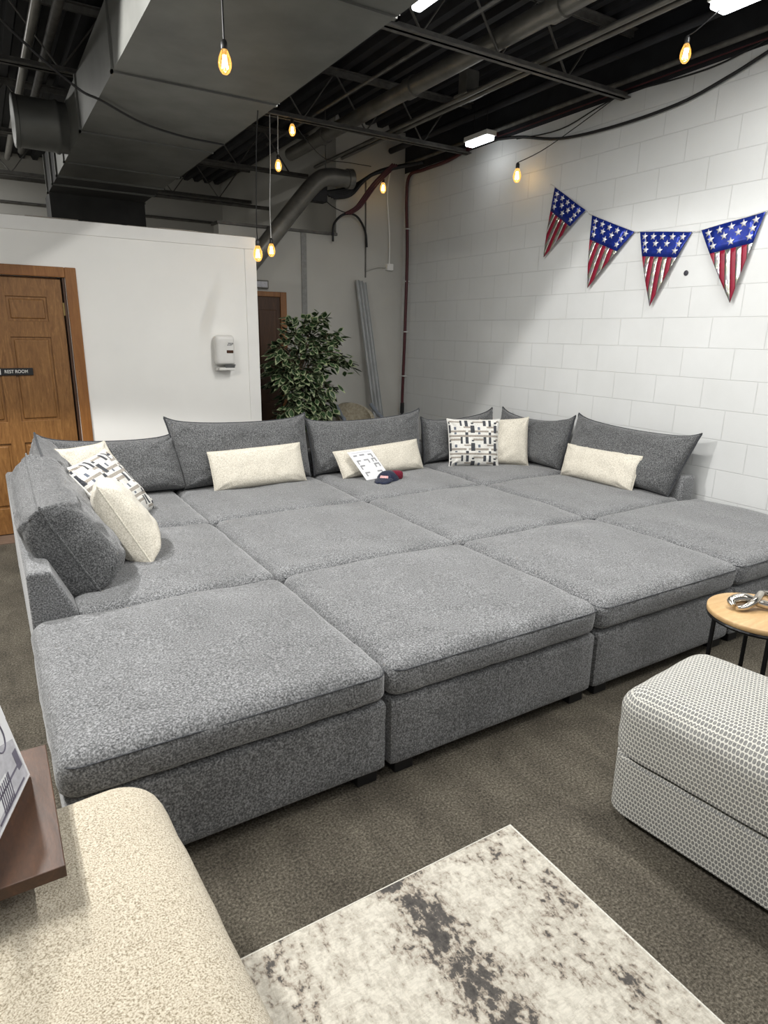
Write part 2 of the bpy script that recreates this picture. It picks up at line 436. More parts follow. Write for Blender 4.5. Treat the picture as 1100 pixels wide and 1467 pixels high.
# corrugated roof deck, flutes along y
b = MB(); zt = 3.64; pts = []
x = -4.2
while x < XW+.2:
    pts += [(x, zt), (x+.055, zt), (x+.075, zt+.045), (x+.13, zt+.045)]; x += .15
vs = []; fs = []
for (px, pz) in pts: vs += [(px, -4, pz), (px, 10.4, pz), (px, -4, pz+.02), (px, 10.4, pz+.02)]
for i in range(len(pts)-1):
    a = i*4; fs += [(a, a+1, a+5, a+4), (a+2, a+6, a+7, a+3)]
b.add(vs, fs); struct(b.build('ceiling', M['deck']))
# threshold strip in front of the door
b = MB(); b.box(-.30, .60, yp-.20, yp+.13, 0, .006); struct(b.build('trim_6', M['threshold']))

# ---- door in the partition: oak six panel slab, casing
b = MB()
x0, x1, z0, z1 = -.255, .562, .012, 1.872; y = yp+.02
b.box(x0, x1, y+.012, y+.042, z0, z1)
st = .105
cxs = (x0, x0+st, (x0+x1)/2-.045, (x0+x1)/2+.045, x1-st, x1)
zs = (z0, z0+.20, .70, .86, 1.465, 1.575, 1.745, z1)
for a, c_ in ((cxs[0], cxs[1]), (cxs[2], cxs[3]), (cxs[4], cxs[5])): b.box(a, c_, y, y+.014, z0, z1, c=.003)
for a, c_ in ((zs[0], zs[1]), (zs[2], zs[3]), (zs[4], zs[5]), (zs[6], zs[7])):
    for p, q in ((cxs[1], cxs[2]), (cxs[3], cxs[4])): b.box(p-.003, q+.003, y+.0006, y+.014, a, c_, c=.003)
for p, q in ((cxs[1], cxs[2]), (cxs[3], cxs[4])):
    for a, c_ in ((zs[1], zs[2]), (zs[3], zs[4]), (zs[5], zs[6])):
        b.box(p+.018, q-.018, y+.003, y+.02, a+.018, c_-.018, c=.009)
dr = struct(b.build('door_1', M['oak']))
hb = MB()
for z in (.25, 1.62):
    hb.box(.560, .592, yp+.012, yp+.020, z, z+.09); hb.tube([(.576, yp+.008, z), (.576, yp+.008, z+.09)], .006, 8)
hb.build('hinge', M['brass'], dr)
kb = MB(); kb.lathe([(.0, 0), (.03, 0), (.03, .006), (.012, .012), (.012, .035), (.028, .045), (.03, .06), (.018, .07), (0, .071)], (0, 0, 0), 20)
for p in kb.v: p.x, p.y, p.z = -.20+p.x, y-p.z, .90+p.y
kb.build('door_knob', M['brass'], dr, smooth=True)
b = MB(); b.box(.592, .668, yp-.018, yp+.002, 0, 1.955, c=.006); b.box(-.345, -.272, yp-.018, yp+.002, 0, 1.955, c=.006); b.box(-.272, .592, yp-.018, yp+.002, 1.884, 1.955, c=.006)
b.box(-.27, -.25, yp+.062, yp+.12, 0, 1.884); b.box(-.25, .545, yp+.066, yp+.12, 1.862, 1.884)
struct(b.build('trim_7', M['oaktrim']))
b = MB(); b.box(.572, .5925, yp+.002, yp+.13, 0, 1.884); b.box(.545, .573, yp+.064, yp+.13, 0, 1.884); struct(b.build('trim_9', M['brown']))  # right jamb in dark brown, painting in the shade of the door gap
def text(body, size, mat, parent, loc, rot, name='lettering', shear=0, align='CENTER', sx=1):
    cu = bpy.data.curves.new(name, 'FONT'); cu.body = body; cu.size = size; cu.extrude = .0006; cu.align_x = align; cu.align_y = 'CENTER'; cu.shear = shear
    cu.offset = size*.012
    cu.materials.append(mat)
    tmp = bpy.data.objects.new('tmp_text', cu); COL.objects.link(tmp)
    dg = bpy.context.evaluated_depsgraph_get(); dg.update()
    me = bpy.data.meshes.new_from_object(tmp.evaluated_get(dg)); me.name = name
    bpy.data.objects.remove(tmp); bpy.data.curves.remove(cu)
    if not me.materials: me.materials.append(mat)
    o = bpy.data.objects.new(name, me); COL.objects.link(o); o.parent = parent
    o.location = V(loc)-V(parent['_o']); o.rotation_euler = rot; o.scale = (sx, 1, 1)
    return o
sg = thing('door_sign', 'narrow black REST ROOM sign with a white slider, on the oak door', 'sign', (.2, yp+.01, 1.222))
b = MB(); b.box(-.02, .313, yp+.006, yp+.0195, 1.196, 1.247, c=.003); b.build('plate', M['black'], sg)
b = MB(); b.box(-.015, .107, yp+.002, yp+.006, 1.202, 1.242, c=.001); sl = b.build('slider', M['white_plastic'], sg)
text('REST ROOM', .032, M['white_plastic'], sg, (.205, yp+.005, 1.222), (math.pi/2, 0, 0), sx=.86)
text('UP', .026, M['greyink'], sl, (.066, yp+.0012, 1.222), (math.pi/2, 0, 0), shear=.2)

# ---- hand soap dispenser on the partition
d = thing('soap_dispenser', 'white wall soap dispenser with grey push bar, on the white partition', 'dispenser', (1.735, yp, 1.21))
b = MB(); ptf = softbox(b, 1.650, 1.812, yp-.105, yp-.002, 1.262, 1.500, .035, 0, 0, 12, amp=0, round_bottom=.012); b.build('body', M['white_plastic'], d, True, weld=True)
b = MB(); b.box(1.672, 1.800, yp-.095, yp-.004, 1.215, 1.238, c=.004)
b.box(1.660, 1.80, yp-.05, yp-.003, 1.212, 1.236, c=.004); b.build('nozzle_guard', M['white_plastic'], d)
b = MB(); b.prism([(1.722, yp-.108, 1.262), (1.806, yp-.108, 1.262), (1.796, yp-.085, 1.216), (1.722, yp-.085, 1.216)], (0, .03, 0)); b.build('push_bar', M['grey_plastic'], d)
b = MB(); b.box(1.735, 1.792, yp-.1075, yp-.100, 1.354, 1.378, c=.003); b.build('level_window', M['amber'], d)
text('ZEP', .030, M['ink'], d, (1.764, yp-.1062, 1.425), (math.pi/2, 0, 0), 'logo', shear=.35, sx=.95)

# ---- far door beside the plant and small things on the far wall
b = MB(); b.box(2.46, 2.735, YF-.0, YF+.04, .01, 1.88); b.box(2.50, 2.69, YF-.008, YF, .2, .8, c=.006); b.box(2.50, 2.69, YF-.008, YF, .95, 1.75, c=.006); struct(b.build('door_2', M['brown']))
b = MB(); b.box(2.735, 2.805, YF-.02, YF+.05, 0, 1.93, c=.005); b.box(2.40, 2.46, YF-.02, YF+.05, 0, 1.93, c=.005); b.box(2.46, 2.735, YF-.02, YF+.05, 1.88, 1.93, c=.005); struct(b.build('trim_8', M['oaktrim']))
sb = thing('exit_light', 'small grey wall box above the brown far door', 'wall box', (2.53, YF, 1.97))
b = MB(); b.box(2.44, 2.60, YF-.05, YF-.001, 1.955, 2.035, c=.008); b.build('housing', M['pipe'], sb)
b = MB(); b.box(2.455, 2.585, YF-.054, YF-.049, 1.967, 2.023, c=.002); b.build('lens', M['palegrey'], sb)
jb = thing('junction_box', 'small white electrical box with thin conduit in the far corner', 'electrical box', (4.05, YF, 2.25))
b = MB(); b.box(4.02, 4.10, YF-.05, YF-.001, 2.22, 2.29, c=.006); b.build('box', M['trimpaint'], jb)
b = MB(); b.tube([(4.06, YF-.02, 2.29), (4.055, YF-.02, 2.6), (4.02, YF-.02, 3.0), (4.05, YF-.02, 3.22)], .008, 8, smooth=4); b.build('conduit', M['trimpaint'], jb)
b = MB(); b.tube([(4.02, YF-.02, 2.25), (3.9, YF-.02, 2.245), (3.76, YF-.02, 2.2)], .008, 8, smooth=4); b.build('side_conduit', M['farpaint'], jb)
cd = tag(MB().tube([(3.755, YF-.008, 3.1), (3.757, YF-.008, 2.7), (3.76, YF-.008, 2.13)], .008, 8).build('wire', M['steel']), 'thin grey wire running down the far wall above the leaning steel studs', 'wire')

# ------------------------------------------------------------------ roof structure
names = {1.80: 'steel roof joist nearest the camera, mostly above the picture', 3.61: 'steel bar joist crossing above the bunting wall, meeting the wall over the left pennants',
         5.43: 'steel bar joist second into the room, above the middle of the sofa', 7.25: 'steel bar joist beyond the low far wall, nearer of the two', 9.07: 'farthest steel bar joist over the back space'}
for yj, lab in names.items():
    xe = XW-.005 if yj < 6.5 else 3.40
    j = thing('roof_joist', lab, 'joist', (0, yj, 3.20), 'steel bar joists under the roof deck')
    b = MB()
    for s in (-1, 1):
        b.box(-4.0, xe, yj+s*.006, yj+s*.042, 3.205, 3.212); b.box(-4.0, xe, yj+s*.006, yj+s*.012, 3.205, 3.245)
    b.build('bottom_chord', M['steel'], j)
    b = MB()
    for s in (-1, 1):
        b.box(-4.0, xe, yj+s*.006, yj+s*.046, 3.628, 3.636); b.box(-4.0, xe, yj+s*.006, yj+s*.013, 3.590, 3.636)
    b.build('top_chord', M['steel'], j)
    b = MB(); pts = []; x = -4.0 + (yj*.37) % .3; k = 0
    while x < xe-.05:
        pts.append((x, yj, 3.225 if k % 2 else 3.615)); x += .30; k += 1
    b.tube(pts, .010, 6); b.build('web', M['steel'], j)

# galvanised duct hung under the joists
du = thing('air_duct', 'wide rectangular galvanised duct running under the dark roof', 'duct', (1.25, 3, 2.85))
xl, xr, zb, zt_ = .79, 1.72, 2.85, 3.195
segs = [-2.0, 0.2, 1.45, 2.75, 4.09, 5.36, 6.36]
b = MB()
for a, c_ in zip(segs[:-1], segs[1:]): b.box(xl, xr, a+.002, c_-.002, zb, zt_)
b.build('duct_body', M['galv'], du)
b = MB()
b.box(xl+.004, xr-.004, 6.362, 6.948, zb+.003, zt_)
b.build('duct_reducer', M['galv'], du)
b = MB()
for a, c_ in ((6.95, 7.35), (7.35, 7.84)): b.box(xl+.004, xr-.004, a+.002, c_-.002, zb+.003, zt_)
b.box(xl+.004, xr-.004, 7.79, 8.20, 2.0, zb+.002)
b.build('duct_drop', M['galvdark'], du)
for yy in segs[1:]+[6.95, 7.35, 7.83]:
    b = MB(); b.box(xl-.012, xr+.012, yy-.014, yy+.014, zb-.010, zb+.004); b.box(xl-.012, xl+.001, yy-.014, yy+.014, zb-.01, zt_); b.box(xr-.001, xr+.012, yy-.014, yy+.014, zb-.01, zt_)
    b.build('flange', M['galv'], du)
b = MB()
def ring(xx, r): return [(xx, 6.05+r*math.cos(2*math.pi*k/28), 3.02+r*math.sin(2*math.pi*k/28)) for k in range(28)]
vs = []; prof = [(.80, .175), (.74, .175), (.73, .185), (.71, .185), (.70, .175), (.46, .175), (.455, .182), (.43, .182), (.425, .172), (.425, .15)]
for xx, r in prof: vs += ring(xx, r)
fs = [(i*28+k, i*28+(k+1) % 28, (i+1)*28+(k+1) % 28, (i+1)*28+k) for i in range(len(prof)-1) for k in range(28)]
fs.append(tuple((len(prof)-1)*28+k for k in range(28)))
b.add(vs, fs); b.build('round_collar', M['galv'], du, True)

def run(name, pts, r, mat, lab, cat, seg=12, smooth=0, group=None):
    b = MB(); b.tube(pts, r, seg, smooth=smooth); return tag(b.build(name, mat, smooth=True), lab, cat, group)
p_ = thing('main_pipe', 'thick grey pipe running along the roof right of the duct', 'pipe', (3.04, 4, 3.32))
b = MB(); b.tube([(3.04, -3, 3.33), (3.04, 6.9, 3.33)], .062, 16); b.build('pipe_run', M['pipe'], p_, True)
for yy in (3.12, 4.62, 6.1):
    b = MB(); b.tube([(3.04, yy-.05, 3.33), (3.04, yy+.05, 3.33)], .074, 16); b.build('coupling', M['pipe'], p_, True)
c2 = thing('conduit_rack', 'pair of slim grey conduits with a square box, right of the thick pipe', 'conduit', (3.4, 4, 3.27))
for xx in (3.37, 3.44):
    b = MB(); b.tube([(xx, -3, 3.27), (xx, 7.0 if xx < 3.4 else 6.5, 3.27)], .017, 10); b.build('conduit', M['pipe'], c2, True)
b = MB(); b.box(3.36, 3.48, 4.36, 4.46, 3.295, 3.45, c=.006); b.box(3.34, 3.50, 4.33, 4.49, 3.275, 3.293, c=.004); b.build('box', M['pipe'], c2)
run('roof_conduit', [(2.62, -3, 3.275), (2.62, 6.5, 3.275)], .011, M['steel'], 'thin dark conduit along the roof between the duct and the thick pipe', 'conduit')
run('wall_conduit', [(4.19, -3, 3.30), (4.19, 6.5, 3.30)], .018, M['steel'], 'dark conduit tight against the top of the block wall', 'conduit')
run('wall_beam', [(4.03, -3, 3.42), (4.03, 6.5, 3.42)], .03, M['deck'], 'dark painted pipe under the roof close to the block wall', 'pipe')
run('steam_pipe', [(.52, -3, 3.32), (.52, 8.8, 3.32)], .028, M['pipe'], 'grey pipe along the roof left of the duct', 'pipe')
run('roof_angle', [(.66, -3, 3.40), (.66, 8.8, 3.40)], .03, M['steel'], 'dark bar beside the grey pipe left of the duct', 'bar')
run('far_conduit', [(-4.05, 10.28, 3.10), (3.40, 10.28, 3.10)], .018, M['steel'], 'dark conduit along the farthest wall, seen over the partition', 'conduit')
run('sprinkler_pipe', [(-4.05, 8.4, 3.05), (3.40, 8.4, 3.05)], .022, M['steel'], 'horizontal dark pipe across the back space above the low wall', 'pipe')
fl = thing('flue_pipe', 'fat diagonal grey pipe with an elbow in front of the far wall', 'pipe', (3.0, 6.3, 2.9))
b = MB(); b.tube([(3.42, 6.32, 3.04), (3.15, 6.30, 3.02), (3.0, 6.30, 2.92), (2.793, 6.3, 2.69), (2.529, 6.3, 2.382), (2.10, 6.3, 1.885)], .082, 18, smooth=5); b.build('pipe_run', M['pipe'], fl, True)
b = MB(); b.tube([(3.40, 6.32, 3.04), (3.46, 6.32, 3.045)], .094, 18); b.build('collar', M['pipe'], fl, True)
b = MB(); b.tube([(3.15, 6.30, 3.09), (3.15, 6.30, 3.64)], .005, 6); b.build('hanger_rod', M['steel'], fl)
cb = thing('cable_bundle', 'bundle of dark hoses and cables drooping from the roof in the far corner', 'cables', (3.5, 6.35, 2.9))
b = MB()
for k in range(5):
    o = k*.03
    b.tube([(4.05-o*.4, 5.9+o, 3.20), (3.78-o, 6.28, 3.16-o*.5), (3.52, 6.45, 3.0-o*.6), (3.22+o, 6.50, 2.92-o*.3)], .018, 8, smooth=6)
b.build('hose', M['cable'], cb, True)
b = MB()
for k in range(3):
    o = k*.025
    b.tube([(3.86-o, 6.1, 3.19), (3.74-o, 6.3, 3.02), (3.62-o, 6.42, 2.82), (3.50-o, 6.45, 2.74)], .012, 8, smooth=6)
b.build('red_hose', M['red'], cb, True)
b = MB(); b.tube([(3.52, 6.45, 2.75), (3.42, 6.48, 2.72), (3.33, 6.48, 2.62), (3.32, 6.48, 2.46)], .012, 8, smooth=6)
b.tube([(3.50, 6.45, 2.75), (3.62, 6.48, 2.72), (3.72, 6.5, 2.6), (3.755, 6.52, 2.44)], .012, 8, smooth=6)
b.tube([(3.03, 6.46, 2.98), (3.3, 6.47, 2.80), (3.5, 6.45, 2.74)], .005, 6, smooth=4)
b.build('loop', M['cable'], cb, True)
b = MB(); b.box(3.02, 3.24, 6.44, 6.55, 2.82, 2.98, c=.01); b.build('motor', M['black'], cb)

rc = thing('red_conduit', 'dark red conduit down the block wall in the far right corner', 'conduit', (4.2, 6.45, .64))
b = MB(); b.tube([(4.225, 5.0, 3.285), (4.22, 5.36, 3.25), (4.21, 5.71, 3.20), (4.21, 6.14, 3.195), (4.21, 6.40, 3.18), (4.215, 6.45, 2.93), (4.22, 6.42, 2.42), (4.22, 6.43, 1.52), (4.22, 6.45, .88), (4.22, 6.45, .68)], .017, 10, smooth=6); b.build('hose', M['red'], rc, True)
for z in (2.65, 2.1, 1.55, 1.05): MB().box(4.20, 4.2545, 6.41, 6.455, z, z+.012).build('clip', M['thread'], rc)
b = MB(); b.tube([(4.22, 6.45, .74), (4.22, 6.45, .62)], .023, 10); b.tube([(4.215, 6.45, .62), (4.19, 6.43, .57), (4.20, 6.46, .53), (4.235, 6.46, .56), (4.22, 6.45, .62)], .010, 8); b.build('end_fitting', M['black'], rc, True)
run('red_wall_cable', [(4.235, -3, 3.262), (4.235, 5.0, 3.262)], .005, M['red'], 'thin red cable along the top edge of the block wall', 'cable')
run('wall_cable', [(4.235, 5.205, 3.263), (4.235, 4.73, 3.2), (4.235, 4.227, 3.08), (4.235, 3.668, 3.043), (4.235, 3.152, 3.058), (4.235, 2.819, 3.121), (4.235, 2.571, 3.189), (4.23, 2.2, 3.30)], .011, M['cable'], 'thick black cable drooping across the top of the block wall', 'cable', 8, 6)
run('wall_wire', [(4.24, 3.60, 3.25), (4.24, 3.3, 3.225), (4.24, 2.975, 3.212), (4.24, 2.748, 3.232), (4.24, 2.45, 3.29)], .0055, M['cable'], 'thin black wire above the thick drooping cable on the block wall', 'wire', 6, 5)
run('slack_wire', [(4.24, 4.75, 3.19), (4.24, 4.238, 3.150), (4.24, 3.85, 3.215), (4.24, 3.604, 3.25)], .0045, M['cable'], 'thin slack wire on the block wall left of the joist end', 'wire', 6, 5)
run('sagging_wire', [(.10, 4.2, 3.19), (.40, 4.36, 2.99), (.656, 4.42, 2.835), (.80, 4.55, 2.832), (1.089, 4.82, 2.822), (1.40, 4.97, 2.822), (1.70, 5.05, 2.835)], .007, M['cable'], 'black wire sagging under the duct from the left', 'wire', 6, 6)
ah = MB(); ah.lathe([(0, 0), (.016, 0), (.018, .004), (.010, .007), (0, .007)], (0, 0, 0), 14)
for p in ah.v: p.x, p.y, p.z = XW-p.z, 2.937+p.x, 1.970+p.y
tag(ah.build('wall_anchor', M['ink'], smooth=True), 'small dark anchor plug in the block wall between the two right pennants', 'wall anchor')

# ---- lamps
def strip(name, x0, x1, y0, y1, z, lab):
    t = thing(name, lab, 'ceiling light', ((x0+x1)/2, (y0+y1)/2, z), 'LED strip lights under the roof')
    b = MB(); b.box(x0-.01, x1+.01, y0-.01, y1+.01, z+.035, z+.075, c=.004); b.build('housing', M['white_plastic'], t)
    b = MB(); b.box(x0, x1, y0, y1, z, z+.036, c=.012); b.build('diffuser', M['led'], t)
    if z+.075 < 3.62:
        for yy in (y0+.06, y1-.06): MB().tube([((x0+x1)/2, yy, z+.074), ((x0+x1)/2, yy, 3.64)], .004, 6).build('hanger_wire', M['cable'], t)
    return t
strip('strip_light', 3.47, 3.60, 1.25, 2.47, 3.185, 'bright LED strip light at the top right, above the block wall')
strip('strip_light', 3.96, 4.05, 4.82, 5.12, 3.165, 'short LED strip light against the block wall, at the far joist')
strip('strip_light', 2.195, 2.255, 2.10, 3.36, 3.195, 'LED strip light peeking out beside the right edge of the duct')
strip('strip_light', 2.195, 2.255, .30, 1.50, 3.195, 'LED strip light in line beside the duct, just above the picture')  # added to brighten the sofa front and the carpet
strip('strip_light', -.9, -.78, 1.4, 2.6, 3.10, 'LED strip light left of the duct, outside the picture')  # added lamp, lights the front seats from the left
strip('strip_light', -.06, .06, -1.4, -.2, 3.10, 'LED strip light over the camera, outside the picture')  # unseen fill lamp added above the camera
strip('strip_light', -1.06, -.94, 8.0, 9.0, 3.50, 'LED strip light in the back space behind the low wall')
strip('strip_light', 2.6, 2.72, -1.4, -.2, 3.10, 'LED strip light behind the camera, right of the duct, outside the picture')  # another added fill lamp, out of view

def bulb(pos, cord, lab, h=.115, cmat='cable', tilt=0):
    pos = V(pos)
    t = thing('pendant_bulb', lab, 'light bulb', pos, 'glowing edison bulbs on cords')
    s = h/.115
    b = MB(); b.lathe([(.0, -.060*s), (.012*s, -.058*s), (.022*s, -.048*s), (.030*s, -.030*s), (.032*s, -.012*s), (.028*s, .010*s), (.019*s, .032*s), (.013*s, .045*s)], pos, 20)
    b.build('glass', M['bulb'], t, True)
    b = MB()
    for k in range(6):
        a0, a1 = k*math.pi/3, (k+.5)*math.pi/3
        b.tube([pos+V((.008*s*math.cos(a0), .008*s*math.sin(a0), .02*s)), pos+V((.015*s*math.cos(a1), .015*s*math.sin(a1), -.035*s))], .0022*s, 5)
    b.build('filament', M['filament'], t)
    b = MB(); b.lathe([(.0135*s, .042*s), (.015*s, .047*s), (.015*s, .072*s), (.010*s, .082*s), (.004*s, .086*s)], pos, 14); b.build('socket', M['socket'], t, True)
    if cord:
        b = MB(); b.tube([pos+V((0, 0, .084*s))]+[V(c) for c in cord], .0035, 6, smooth=5); b.build('cord', M[cmat], t, True)
    return t
bulb((.884, 2.57, 2.468), [(.884, 2.57, 2.60), (.884, 2.57, 2.845)], 'glowing amber bulb hanging from the duct, largest and nearest', .088)
bulb((2.40, 5.40, 3.125), [(2.36, 5.41, 3.205)], 'topmost small bulb right under the joist beside the duct', .10)
bulb((2.27, 5.40, 2.846), [(2.27, 5.40, 3.0), (2.28, 5.41, 3.205)], 'bulb second from the top in the hanging trio right of the duct', .10, 'thread')
bulb((3.82, 6.30, 3.01), [(3.83, 6.3, 3.10), (3.84, 6.30, 3.19)], 'bulb in the far corner left of the red conduit', .115)
bulb((4.10, 4.56, 2.858), [(4.15, 4.25, 3.02), (4.225, 3.62, 3.25)], 'bulb hanging against the block wall, left above the first pennant', .125)
bulb((3.50, 2.60, 3.040), [(3.505, 2.55, 3.13), (3.52, 2.44, 3.185)], 'bulb hanging from the bright strip light at top right', .105)
bulb((1.80, 4.70, 2.080), [(1.775, 4.64, 2.3), (1.70, 4.4, 2.7), (1.64, 4.2, 2.835)], 'left bulb of the low pair in front of the partition end', .12)
bulb((2.16, 5.33, 2.188), [(2.165, 5.35, 2.5), (2.19, 5.38, 2.8), (2.215, 5.42, 3.205)], 'right bulb of the low pair beside the partition end', .115, 'thread')
run('bulb_string', [(2.40, 5.42, 3.20), (2.62, 5.6, 3.12), (2.95, 5.9, 3.08), (3.35, 6.2, 3.16), (3.7, 6.35, 3.20)], .0035, M['cable'], 'thin black string between the joist and the far corner bulb', 'wire', 6, 5)

# ------------------------------------------------------------------ bunting
PEN = [((4.246, 2.725), (3.883, 2.499), (4.295, 2.182)), ((3.821, 2.456), (3.399, 2.286), (3.778, 1.908)),
       ((3.349, 2.280), (2.928, 2.232), (3.177, 1.754)), ((2.851, 2.232), (2.440, 2.293), (2.569, 1.760))]
bt = thing('bunting', 'red, white and blue star pennant bunting strung across the block wall', 'bunting', (4.24, 3.35, 2.3))
def star(c, r, eu, ew, nx):
    P = []
    for k in range(10):
        a = math.pi/2+k*math.pi/5; rr = r if k % 2 == 0 else r*.42
        P.append(c+eu*(rr*math.cos(a))+ew*(rr*math.sin(a))+nx)
    return P
plab = ['pennant tilted most steeply', 'second pennant', 'level pennant', 'pennant rising to the right']
for pi, (tl, tr, tip) in enumerate(PEN):
    tl, tr, tip = [V((4.236, a, c)) for a, c in (tl, tr, tip)]
    tip.x = 4.222
    mid = (tl+tr)/2; half = (tr-tl)/2; dn = tip-mid
    wv = lambda s_, t_: V((-.008*math.sin(s_*2.6+pi)*(1-t_)-.010*math.sin(t_*3.1), 0, 0))
    pt = lambda s_, t_: mid+half*s_+dn*t_+wv(s_, t_)
    b = MB()
    # blue field as a strip grid
    T0 = .33
    def region(sa, sb, ta, tbf, mi, ns=3, nt_=8):
        vs = []; fs = []
        for i in range(ns+1):
            s_ = sa+(sb-sa)*i/ns; tb = tbf(s_)
            for j in range(nt_+1): vs.append(pt(s_, ta+(tb-ta)*j/nt_))
        for i in range(ns):
            for j in range(nt_):
                a = i*(nt_+1)+j; fs.append((a, a+nt_+1, a+nt_+2, a+1))
        b.add(vs, fs, mi)
    region(-1, -.67, 0, lambda s_: max(1e-4, min(T0, 1-abs(s_))), 0, 5, 4)
    region(-.67, .67, 0, lambda s_: T0, 0, 10, 4)
    region(.67, 1, 0, lambda s_: max(1e-4, min(T0, 1-abs(s_))), 0, 5, 4)
    w = .67/4
    for k in range(8):
        sa = -.67+k*w
        region(sa, sa+w, T0, lambda s_: max(T0+1e-4, 1-abs(s_)), 1 if k % 2 == 0 else 2, 3, 8)
    eu = half.normalized(); ew = (-dn-(-dn).project(eu)).normalized()
    for r_, (tt, cnt) in enumerate(((.065, 5), (.155, 4), (.245, 3))):
        for k in range(cnt):
            span = (1-tt)-.15
            s_ = -span+2*span*(k+.0)/(cnt-1) if cnt > 1 else 0
            c = pt(s_*.93, tt)
            q = star(c, .027, eu, ew, V((-.003, 0, 0)))
            cc = c+V((-.0042, 0, 0))
            b.add([cc]+q, [(0, i+1, (i+1) % 10+1) for i in range(10)], 3)
    pn = b.build('pennant', [M['blue'], M['redfoil'], M['silver'], M['star']], bt, True)
    md = pn.modifiers.new('thick', 'SOLIDIFY'); md.thickness = .0012; md.offset = 0
b = MB()
cord = [(4.3, 2.745)]
for tl, tr, tip in PEN: cord += [tl, tr]
cord.append((2.2, 2.33)); cord.append((2.0, 2.40))
b.tube([(4.238, a, c+.004) for a, c in cord], .003, 6, smooth=4); b.build('cord', M['thread'], bt, True)

# ------------------------------------------------------------------ sectional sofa
XE = [.03, 1.045, 2.09, 3.115, 4.20]; YE = [1.625, 2.60, 3.62, 4.68]
def module(ix, iy, lab, back=()):
    g = .007
    x0, x1, y0, y1 = XE[ix]+g, XE[ix+1]-g, YE[iy]+g, YE[iy+1]-g
    t = thing('sofa_section', lab, 'sofa section', ((x0+x1)/2, (y0+y1)/2, 0), 'grey modular sofa sections')
    b = MB(); softbox(b, x0, x1, y0, y1, .045, .312, .018, 0, .0, 10, ix*7+iy, .002); b.build('base', M['sofa'], t, True, weld=True)
    for fx in (x0+.03, x1-.11):
        for fy in (y0+.015, y1-.085):
            b = MB(); b.box(fx, fx+.08, fy, fy+.07, 0, .047, c=.004); b.build('leg', M['black'], t)
    cx0, cx1, cy0, cy1 = x0, x1, y0, y1
    bt_ = .155
    if 'L' in back: cx0 += bt_
    if 'R' in back: cx1 -= bt_-.02
    if 'B' in back: cy1 -= bt_
    o = -.008
    b = MB(); softbox(b, cx0+o*(0 if 'L' in back else 1)*.5, cx1, cy0-.006, cy1, .314, .452, .048, .022, .010, 28, ix*3+iy*5+1, .006, plan=.050, round_bottom=.035)
    cu = b.build('seat_cushion', M['sofa'], t, True, weld=True)
    piping_loop(cx0+.003, cx1-.003, cy0-.010, cy1-.004, .424, .050, .0024).build('piping', M['sofa_dark'], cu, True)
    for side in back:
        b = MB()
        if side == 'L':   # slanted inner face
            prof = [(x0, .05), (x0+.165, .05), (x0+.165, .45), (x0+.085, .635), (x0+.01, .64), (x0, .62)]
            n_ = 14; vs = []; fs = []
            b.prism([(a, y0-.003, z) for a, z in prof], (0, y1-y0+.003, 0))
        elif side == 'R':
            b.box(x1-.135, x1, y0-.002, y1, .05, .605, c=.02)
        else:
            b.box(x0, x1, y1-.155, y1, .05, .63, c=.02)
        ob = b.build('back_frame', M['sofa'], t, side != 'L')
        if side == 'L':
            md = ob.modifiers.new('round', 'BEVEL'); md.width = .012; md.segments = 3
    return t
module(0, 0, 'grey ottoman section at the front left, next to the cream ottoman')
module(1, 0, 'grey ottoman section in the front row, second from the left')
module(2, 0, 'grey ottoman section in the front row behind the white woven bench')
module(3, 0, 'grey ottoman section tight against the block wall at the right')
module(0, 1, 'grey sofa section with a low left back, carrying the near cream pillow', 'L')
module(1, 1, 'grey ottoman section in the middle of the pit, left of centre')
module(2, 1, 'grey ottoman section in the middle of the pit, right of centre')
module(3, 1, 'grey sofa section along the block wall, under the right lumbar pillow', 'R')
module(0, 2, 'grey corner sofa section at the far left, under three piled cushions', 'LB')
module(1, 2, 'grey sofa section in the back row, left of centre, facing the camera', 'B')
module(2, 2, 'grey sofa section in the back row carrying the printed sheet and cap', 'B')
module(3, 2, 'grey corner sofa section at the far right, by the block wall', 'BR')

